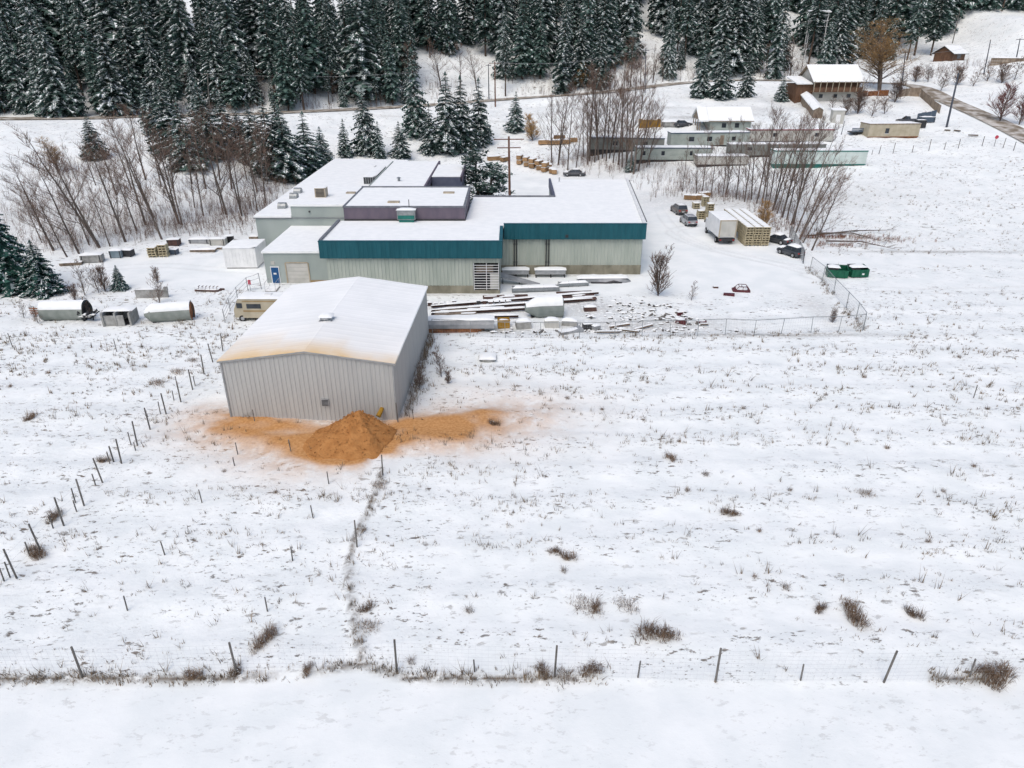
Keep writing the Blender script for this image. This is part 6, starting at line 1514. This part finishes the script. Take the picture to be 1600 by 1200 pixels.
# rubble, too broken to count
rg = random.Random(99); mb = MB(); mb2 = MB()
for (px, py, n, sx, sy) in ((1010, 495, 45, 5, 2.2), (960, 500, 30, 4, 2), (1065, 500, 50, 2.5, 1.6), (930, 520, 40, 4, .8), (1000, 480, 40, 4, 1.5), (850, 522, 50, 5, .8), (780, 522, 30, 4, .6), (1040, 518, 50, 5, .8)):
    c = P(px, py)
    for k in range(n):
        x, y = c.x + rg.gauss(0, .55) * sx, c.y + rg.gauss(0, .55) * sy
        if y < 66.6: continue
        s_ = rg.uniform(.10, .5) * rg.uniform(.6, 1); z = g1(x, y) + rg.uniform(-.08, .12); a = rg.uniform(0, 3.14); sz = (s_ * rg.uniform(.8, 2.4), s_ * .6, s_ * rg.uniform(.25, .6))
        mb.cbox((x, y, z), sz, a, rg.uniform(-.5, .5), rg.uniform(-.4, .4))
        if rg.random() < .75:
            mb2.snow(x - sz[0] * .5, x + sz[0] * .45, y - s_ * .25, y + s_ * .45, z + sz[2] * .35, .10, k % 9, 3, .04)
tag(mb.build('rubble', 'rubble'), 'broken concrete and scrap rubble strewn across the junk yard', 'rubble', None, 'stuff')
tag(mb2.build('rubble_snow', 'snow', smooth=True), 'snow lying on the rubble of the junk yard', 'snow', None, 'stuff')
# ------------------------------------------------------------------ trailers and buildings beyond the yard
def span(a, b):
    p, q = P(*a), P(*b); d = q - p; return (p + q) / 2, math.hypot(d.x, d.y), math.atan2(d.y, d.x)
def trailer(label, a, b, H, wall, trim, wins=(), D=3.0, skirt=None, door=None, cat='trailer', rib=True):
    c, L, rz = span(a, b); rz *= .5
    z = min(P(*a).z, P(*b).z, g1(c.x, c.y)) - .1
    zt = max(P(*a).z, P(*b).z)
    t = thing('office_trailer', label, cat, (c.x, c.y, zt - .05), rz)
    MB().box(-L / 2, L / 2, 0, D, .25, H).build('body', wall, t)
    MB().box(-L / 2 + .1, L / 2 - .1, .15, D - .1, z - zt - .4, .25).build('skirting', skirt or 'dark_metal', t)
    MB().box(-L / 2 - .06, L / 2 + .06, -.06, D + .06, H, H + .22).build('roof_trim', trim, t)
    MB().snow(-L / 2 - .05, L / 2 + .05, -.05, D + .05, H + .215, .12, int(a[0]), 10, .02).build('roof_snow', 'snow', t, True)
    if rib:
        for k in range(int(L / 1.22)): MB().box(-L / 2 + .6 + k * 1.22, -L / 2 + .63 + k * 1.22, -.02, -.002, .3, H).build('batten', wall, t)
    for (f, w, h) in wins:
        x = -L / 2 + f * L; wo = MB().box(x - w / 2, x + w / 2, -.045, -.022, 1.45 - h / 2 + .1, 1.45 + h / 2 + .1).build('window', 'glass', t)
        MB().box(x - w / 2 - .06, x + w / 2 + .06, -.05, -.021, 1.45 - h / 2 + .02, 1.45 - h / 2 + .098).build('window_sill', 'white_paint', wo)
    if door is not None:
        x = -L / 2 + door * L; MB().box(x - .45, x + .45, -.05, -.021, .3, 2.3).build('door', 'old_wood', t)
    if skirt: MB().box(-L / 2 - .02, L / 2 + .02, -.05, -.003, .2, .34).build('bottom_trim', skirt, t)
    return t
trailer('grey site trailer behind the bare grove, leftmost of the trailers', (920, 243), (1037, 238), 2.6, 'trailer_grey', 'trim_blue', ((.35, 1.0, .9), (.75, 1, .9)), door=.55)
trailer('pale green site trailer with blue trim in front of the leftmost grey one', (993, 257), (1112, 252), 2.5, 'trailer_wall', 'trim_blue', ((.35, .7, .9), (.1, .6, .9), (.72, .6, .9)))
trailer('pale trailer with two dark windows below the gabled cabin', (1049, 232), (1167, 227), 2.7, 'trailer_wall', 'trim_blue', ((.26, 1.2, 1.0), (.49, 1.1, 1.0), (.8, .9, .9)), door=.65)
trailer('mint green trailer with green trim nearest the far field', (1207, 264), (1352, 259), 2.75, 'trailer_pale', 'trim_green', (), skirt='trim_green')
trailer('white trailer with a dark red roof edge behind the mint one', (1170, 227), (1300, 222), 2.5, 'off_white', 'trim_red', ((.3, .9, .8), (.8, .9, .8)))
trailer('low grey trailer between the red edged and the mint trailers', (1140, 250), (1287, 244), 2.3, 'trailer_grey', 'concrete_grey', ((.2, .9, .7), (.5, .9, .7)))
trailer('low white flat bed box left of the mint trailer', (1088, 262), (1168, 259), 1.7, 'off_white', 'concrete_grey', ())
trailer('beige shed with flat roof and vertical boards near the farm fence', (1357, 217), (1432, 215), 2.9, 'cream', 'old_wood', ((.36, .9, 1.1),), D=4.0, skirt='rust', cat='shed')
# boards of the beige shed's neighbour: the white outhouse
p = P(1308, 193); t = thing('outhouse', 'small white lean roofed outhouse below the balcony house', 'outhouse', p, YAW(-8))
MB().box(-1.4, 1.4, 0, 2, -.2, 2.9).build('walls', 'off_white', t); MB().prism_x([(-.2, 2.92), (2.2, 3.2), (2.2, 3.32), (-.2, 3.04)], -1.6, 1.6).build('roof', 'snow', t); MB().box(-.5, .5, -.05, -.003, -.1, 2.0).build('door', 'white_paint', t)
def gable_house(name, label, c, rz, W, D, E, R, wall, parts=None, ov=.5, roofmat='snow', trim='old_wood'):
    """ridge along local x, width W, depth D"""
    t = thing(name, label, 'house', c, rz)
    MB().box(-W / 2, W / 2, 0, D, -1.0, E).build('walls', wall, t)
    for s_ in (-W / 2, W / 2 - .05): MB().prism_x([(0, E + .001), (D, E + .001), (D / 2, E + R - .05)], s_, s_ + .05).build('gable', wall, t)
    for s_ in (0, 1):
        y0, y1 = (-ov, D / 2) if not s_ else (D + ov, D / 2)
        z0 = E - ov * R / (D / 2) + .05; z1 = E + R + .05
        vs = [(-W / 2 - ov, y0, z0), (W / 2 + ov, y0, z0), (W / 2 + ov, y1, z1), (-W / 2 - ov, y1, z1)]
        if s_: vs = vs[::-1]
        o = MB().add(vs + [(a, b, c_ + .16) for a, b, c_ in vs], [(3, 2, 1, 0), (4, 5, 6, 7), (0, 1, 5, 4), (1, 2, 6, 5), (2, 3, 7, 6), (3, 0, 4, 7)]).build('roof', trim, t)
        vs2 = [(a * .995, b, c_ + .163) for a, b, c_ in vs]
        MB().add(vs2 + [(a, b, c_ + .15) for a, b, c_ in vs2], [(3, 2, 1, 0), (4, 5, 6, 7), (0, 1, 5, 4), (1, 2, 6, 5), (2, 3, 7, 6), (3, 0, 4, 7)]).build('roof_snow', 'snow', o)
    return t
c, L, rz = span((1108, 208), (1172, 206))
t = gable_house('log_cabin', 'gabled cabin with a brown porch above the site trailers', c, rz * .4, L, 7.5, 2.6, 2.3, 'trailer_wall'); t['category'] = 'cabin'
for y in (.3, 2.6, 5.0, 7.2): MB().box(-L / 2 - 2.4, -L / 2 - 2.2, y, y + .2, -.8, 2.7).build('porch_post', 'old_wood', t)
MB().box(-L / 2 - 2.4, -L / 2 - .003, .3, 7.3, -.3, 0).build('porch_floor', 'old_wood', t)
for k, s_ in enumerate((0, 1)):
    y0, y1 = (-.5, 3.75) if not s_ else (8.0, 3.75)
    vs = [(-L / 2 - 2.8, y0, 2.35), (-L / 2 - .52, y0, 2.35), (-L / 2 - .52, y1, 4.95), (-L / 2 - 2.8, y1, 4.95)]
    if s_: vs = vs[::-1]
    MB().add(vs + [(a, b, z + .3) for a, b, z in vs], [(3, 2, 1, 0), (4, 5, 6, 7), (0, 1, 5, 4), (1, 2, 6, 5), (2, 3, 7, 6), (3, 0, 4, 7)]).build('porch_roof', 'snow', t)
MB().prism_x([(.1, 2.62), (7.4, 2.62), (3.75, 4.8)], -L / 2 - 2.5, -L / 2 - 2.42).build('porch_gable', 'old_wood', t)
for x in (-1.5, 1.5): MB().box(x - .5, x + .5, -.04, -.003, 1.0, 2.0).build('window', 'glass', t)
for k in range(5): MB().box(-L / 2 - 2.3, -L / 2 - 2.25, .6 + k * 1.4, .75 + k * 1.4, 0, .9).build('baluster', 'old_wood', t)
# balcony house
c, L, rz = span((1272, 160), (1334, 158))
L += .5
t = gable_house('balcony_house', 'white house with a brown balcony and deep snow on its roof', c, rz * .4, L, 9, 5.2, 3.2, 'off_white', ov=.9)
MB().box(-L / 2 - 1.0, L / 2 + .2, -1.6, -.003, 2.4, 2.6).build('balcony_floor', 'warm_wood', t)
MB().box(-L / 2 - 1.0, L / 2 + .2, -1.62, -1.54, 2.6, 3.5).build('balcony_railing', 'warm_wood', t)
for k in range(9):
    x = -L / 2 - .9 + k * (L + .9) / 8; MB().box(x, x + .14, -1.68, -1.625, 2.4, 5.0).build('balcony_post', 'cream', t)
MB().box(-L / 2, L / 2, -.05, -.004, 3.0, 5.0).build('upper_wall', 'warm_wood', t)
for x in (-L * .32, 0, L * .3): MB().box(x - .5, x + .5, -.05, -.003, .9, 1.8).build('window', 'glass', t)
MB().box(-L / 2 - 4.4, -L / 2 - .003, .5, 7, -1, 4.2).build('side_wing', 'warm_wood', t)
MB().add([(-L / 2 - 4.8, -.2, 4.2), (-L / 2 - .55, -.2, 4.2), (-L / 2 - .55, 7.2, 5.6), (-L / 2 - 4.8, 7.2, 5.6), (-L / 2 - 4.8, -.2, 4.5), (-L / 2 - .55, -.2, 4.5), (-L / 2 - .55, 7.2, 5.9), (-L / 2 - 4.8, 7.2, 5.9)], [(3, 2, 1, 0), (4, 5, 6, 7), (0, 1, 5, 4), (1, 2, 6, 5), (2, 3, 7, 6), (3, 0, 4, 7)]).build('wing_roof', 'snow', t)
MB().tube((2, 6, 7), (2, 6, 9.4), .3, .3, 8).build('chimney', 'concrete_grey', t)
p, q = P(1277, 185), P(1258, 160)
d = q - p; t = thing('covered_walkway', 'narrow snow roofed passage running downhill from the balcony house', 'shed', p, math.atan2(d.y, d.x) - math.pi / 2)
Lw = math.hypot(d.x, d.y) + 1; dz = q.z - p.z
for s_ in (-1, 1): MB().add([(s_ * 1.1, 0, -.3), (s_ * 1.1, Lw, dz - .3), (s_ * 1.1, Lw, dz + 1.9), (s_ * 1.1, 0, 1.9)], [(0, 1, 2, 3)]).build('side_wall', 'old_wood', t)
MB().add([(-1.1, 0, -.3), (1.1, 0, -.3), (1.1, 0, 1.9), (0, 0, 2.5), (-1.1, 0, 1.9)], [(0, 1, 2, 3, 4)]).build('end_wall', 'old_wood', t)
for s_ in (-1, 1):
    vs = [(0, -.3, 2.55), (0, Lw + .3, dz + 2.55), (s_ * 1.4, Lw + .3, dz + 1.85), (s_ * 1.4, -.3, 1.85)]
    MB().add(vs + [(a, b, z + .22) for a, b, z in vs], [(0, 1, 2, 3), (4, 7, 6, 5), (0, 3, 7, 4), (1, 5, 6, 2), (2, 6, 7, 3), (0, 4, 5, 1)]).build('roof', 'snow', t)
# house on the far right
c, L, rz = span((1478, 97), (1520, 96))
t = gable_house('far_house', 'small brown house with snowy gable roof below the far right hill', c + Vector((0, 1, 0)), YAW(30), 6.5, 6, 2.4, 1.8, 'warm_wood', ov=.7, trim='dark_metal')
MB().box(-1, 1, -.05, -.003, .8, 2).build('window', 'glass', t)
# pale viewing platform in the forest
xx, yy = (1258 - 800) / 1100 * 232, 250.0
_, z0 = upz(1258, 42, yy)
t = thing('timber_platform', 'pale timber platform with white railings among the forest trees', 'platform', (xx, yy, g1(xx, yy)), YAW(-10))
zz = max(1.5, z0 - g1(xx, yy))
for sx in (-2.6, 2.4):
    for sy in (-1.5, 1.5): MB().box(sx, sx + .25, sy, sy + .25, -.5, zz + 4).build('post', 'white_paint', t)
for k in range(3): MB().box(-2.8, 2.8, -1.7, 1.8, zz + k * 1.6, zz + .18 + k * 1.6).build('deck', 'white_paint', t)
MB().prism_x([(-2.2, zz + 4), (2.2, zz + 4.5), (2.2, zz + 4.8), (-2.2, zz + 4.3)], -3.2, 3.2).build('roof', 'snow', t)
# retaining wall and board fences
p, q = P(1546, 103), P(1640, 100); d = q - p
t = thing('retaining_wall', 'brown timber retaining wall under the snowy hill at top right', 'wall', p, math.atan2(d.y, d.x))
Lr = math.hypot(d.x, d.y)
for k in range(4): MB().box(0, Lr, -.15 - .02 * (k % 2), .2, -1 + k * .8, -.25 + k * .8).build('log', 'old_wood', t)
MB().snow(0, Lr, -.3, .9, 2.15, .25, 3, 8, .05).build('snow', 'snow', t, True)
def panel_fence(label, pts, h, mat, name='panel_fence'):
    P_ = [P(*a) for a in pts]; o = P_[0]; t = thing(name, label, 'fence', o)
    for a, b in zip(P_[:-1], P_[1:]):
        d = b - a; L = math.hypot(d.x, d.y); n = max(1, int(L / 1.6)); u = Vector((d.x, d.y, 0)).normalized(); s_ = Vector((u.y, -u.x, 0)) * .05
        for k in range(n):
            q0 = a.lerp(b, k / n) - o; q1 = a.lerp(b, (k + .96) / n) - o; hh = h * random.Random(k * 7 + int(L)).uniform(.88, 1.06)
            dn = Vector((0, 0, -.5)); up = Vector((0, 0, hh))
            MB().add([q0 + dn, q1 + dn, q1 + up, q0 + up, q0 + dn + s_, q1 + dn + s_, q1 + up + s_, q0 + up + s_], [(3, 2, 1, 0), (4, 5, 6, 7), (0, 1, 5, 4), (1, 2, 6, 5), (2, 3, 7, 6), (3, 0, 4, 7)]).build('panel', mat, t)
    return t
panel_fence('grey brown panel fence bending along the right hand road', [(1404, 152), (1420, 150), (1437, 151), (1447, 160), (1457, 170), (1468, 178)], 2.0, 'old_wood')
panel_fence('low rusty wall between the balcony house and the golden tree', [(1338, 152), (1355, 151), (1372, 150), (1388, 150)], 1.4, 'rust')
panel_fence('dark board fence below the panel fence near the pickup', [(1432, 187), (1445, 185), (1462, 182)], 1.5, 'trim_blue')
c, L, rz = span((1329, 213), (1359, 210))
t = thing('flat_trailer', 'dark flat trailer with slatted sides left of the beige shed', 'trailer', c, rz)
MB().box(-L / 2, L / 2, 0, 2, .5, .7).build('bed', 'dark_metal', t)
for k in range(3): MB().box(-L / 2, L / 2, -.06, -.002, .75 + k * .3, .95 + k * .3).build('side_slat', 'trim_blue', t)
for x in (-L * .2, L * .25): wheel(t, x, .1, .35, .2)
MB().snow(-L / 2, L / 2, .05, 2, 1.0, .2, 4, 6, .02).build('snow', 'snow', t, True)
c, L, rz = span((1432, 200), (1443, 199))
crate_like('dark_box', 'dark box standing against the right end of the beige shed', 1437, 200, (2.0, 1.2, 1.7), 0, 'dark_metal', .12, 'box')
crate_like('dark_box', 'low dark box right of the dark pickup', 1447, 191, (3.2, 1.6, 1.2), YAW(4), 'trim_blue', .15, 'box')
c, L, rz = span((998, 201), (1032, 199))
t = thing('yellow_container', 'orange yellow open skip beside the dark sedan', 'skip', c, rz)
for nm, q in (('front_panel', (-L / 2, L / 2, -.05, 0, -.1, 1.8)), ('back_panel', (-L / 2, L / 2, 2.0, 2.05, -.1, 1.8)), ('end_panel', (-L / 2, -L / 2 + .05, .002, 1.998, -.1, 1.8)), ('end_panel', (L / 2 - .05, L / 2, .002, 1.998, -.1, 1.8)), ('floor_panel', (-L / 2 + .052, L / 2 - .052, .002, 1.998, 0, .1))): MB().box(*q).build(nm, 'yellow', t)
for k in range(6): MB().box(-L / 2 + .2 + k * L / 6, -L / 2 + .3 + k * L / 6, -.12, -.052, 0, 1.75).build('rib', 'yellow', t)
MB().snow(-L / 2 + .06, L / 2 - .06, .02, 1.98, 1.5, .3, 2, 6, 0).build('snow', 'snow', t, True)
crate_like('tarp_stack', 'grey covered stack between the yellow skip and the dark sedan', 1045, 198, (3.4, 1.6, 1.1), YAW(2), 'concrete_grey', .3, 'stack')
for k, (px, py, L) in enumerate(((1520, 214, 5.0), (1480, 205, 3.0), (1495, 206, 3.2), (1332, 236, 4.0))):
    beam(['dark board lying in the snow by the right farm fence', 'loose timber at the foot of the dark leaning pole', 'crossed timber right of the dark leaning pole', 'bent plank behind the end of the mint trailer'][k], (px - L * 1.6, py + (1 - k % 3) * .8), (px + L * 1.6, py - (1 - k % 3) * .8), .35, .25, 'old_wood', .1, .03, name='loose_board', cat='board')
# red sign on a stake by the road
p = P(1553, 229); t = thing('stop_sign', 'red octagonal stop sign by the farm fence at the right', 'sign', p)
MB().tube((0, 0, -.2), (0, 0, 2.0), .05, .05, 6).build('stake', 'post_wood', t)
MB().add([(.4 * math.cos(math.pi / 8 + k * math.pi / 4), y, 1.9 + .4 * math.sin(math.pi / 8 + k * math.pi / 4)) for y in (-.10, -.06) for k in range(8)], [tuple(range(8)), tuple(range(15, 7, -1))] + [(k, k + 8, (k + 1) % 8 + 8, (k + 1) % 8) for k in range(8)]).build('sign_face', 'sign_red', t)
p = P(1300, 213); 
t = thing('lamp_stake', 'thin dark stake beside the red edged trailer', 'stake', P(1314, 211)); MB().tube((0, 0, -.3), (.25, 0, 3.0), .08, .06, 6).build('stake', 'pole_dark', t)

# ------------------------------------------------------------------ utility poles and wires
TOPS = {}
def pole(key, label, foot, top, mat, r=.17, arms=((.95, 2.4),), lean=0, loc=None, h=None):
    if loc is None: p, h = tree_h(foot[0], foot[1], top[1])
    else: p = Vector(loc)
    xt, _ = upz(top[0], top[1], p.y)
    lx = (xt - p.x) / h
    t = thing('utility_pole', label, 'utility pole', p)
    MB().path([(0, 0, -.5), (lx * h * .5, 0, h * .5), (lx * h, 0, h)], [r, r * .85, r * .65], 8).build('shaft', mat, t)
    for f, w in arms:
        z = h * f; x = lx * z; MB().cbox((x, -.12, z), (w, .12, .14), .05).build('crossarm', mat, t)
        for s_ in (-.46, -.2, .2, .46): MB().tube((x + s_ * w, -.12, z + .06), (x + s_ * w, -.12, z + .28), .06, .04, 6).build('insulator', 'white_paint', t)
    TOPS[key] = [p + Vector((lx * h * arms[0][0] + s_ * arms[0][1], -.12, h * arms[0][0] + .28)) for s_ in (-.46, .46)] if arms else [p + Vector((lx * h, 0, h - .2))]
    return t
pole('red', 'reddish wooden utility pole rising behind the factory roof', None, (795, 213), 'pole_red', .22, ((.97, 4.6), (.88, 3.6)), loc=(-.3, 112.0, g1(-.3, 112)), h=upz(795, 213, 112.0)[1])
pole('a', 'reddish brown utility pole in the clearing by the forest road', (774, 167), (773, 96), 'pole_red', .2, ((.96, 3.0),))
pole('b', 'grey utility pole just left of the reddish brown one by the forest road', (764, 155), (763, 100), 'pole_dark', .16, ((.96, 1.6),))
pole('l', 'utility pole among the left roadside spruces', (328, 178), (324, 114), 'post_wood', .16, ((.97, 3.2),))
pole('c', 'dark utility pole beside the big golden tree', (1408, 142), (1415, 80), 'pole_dark', .18, ((.97, 2.6),))
pole('d', 'blue black utility pole leaning over the beige shed', (1479, 199), (1498, 114), 'pole_dark', .26, ())
pole('e', 'utility pole at the road bend before the far house', (1537, 117), (1548, 62), 'pole_dark', .17, ())
pole('f', 'tall thin utility pole against the dark forest at top right', (1488, 68), (1500, 16), 'post_wood', .17, ())
pole('g', 'utility pole at the right edge above the retaining wall', (1588, 92), (1594, 60), 'pole_dark', .17, ((.95, 2.4),))
pole('m', 'thin pole behind the bare grove by the forest road', (1008, 146), (1009, 76), 'pole_dark', .14, ((.96, 2.0),))
def wire(label, a, b, sag, r=.022):
    mb = MB(); n = 14; pts = [a.lerp(b, i / n) - Vector((0, 0, sag * 4 * (i / n) * (1 - i / n))) for i in range(n + 1)]
    mb.path([p - a for p in pts], [r] * (n + 1), 3); o = mb.build('power_line', 'wire', None); o.location = a; tag(o, label, 'power line'); return o
for nm, (k1, k2, sg) in {'between the left roadside pole and the clearing poles': ('l', 'a', 2.0), 'between the clearing poles and the grove pole': ('a', 'm', 1.6), 'between the grove pole and the golden tree pole': ('m', 'c', 3.0)}.items():
    for i, s_ in enumerate(('left', 'right')): wire(s_ + ' power line ' + nm, TOPS[k1][min(i, len(TOPS[k1]) - 1)], TOPS[k2][min(i, len(TOPS[k2]) - 1)], sg)
wire('power line from the golden tree pole to the leaning dark pole', TOPS['c'][1], TOPS['d'][0], 1.5)
wire('power line from the golden tree pole to the road bend pole', TOPS['c'][0], TOPS['e'][0], 1.5)
wire('power line running off the photo left of the roadside spruces', TOPS['l'][0], TOPS['l'][0] + Vector((-70, -4, 0)), 1.5)
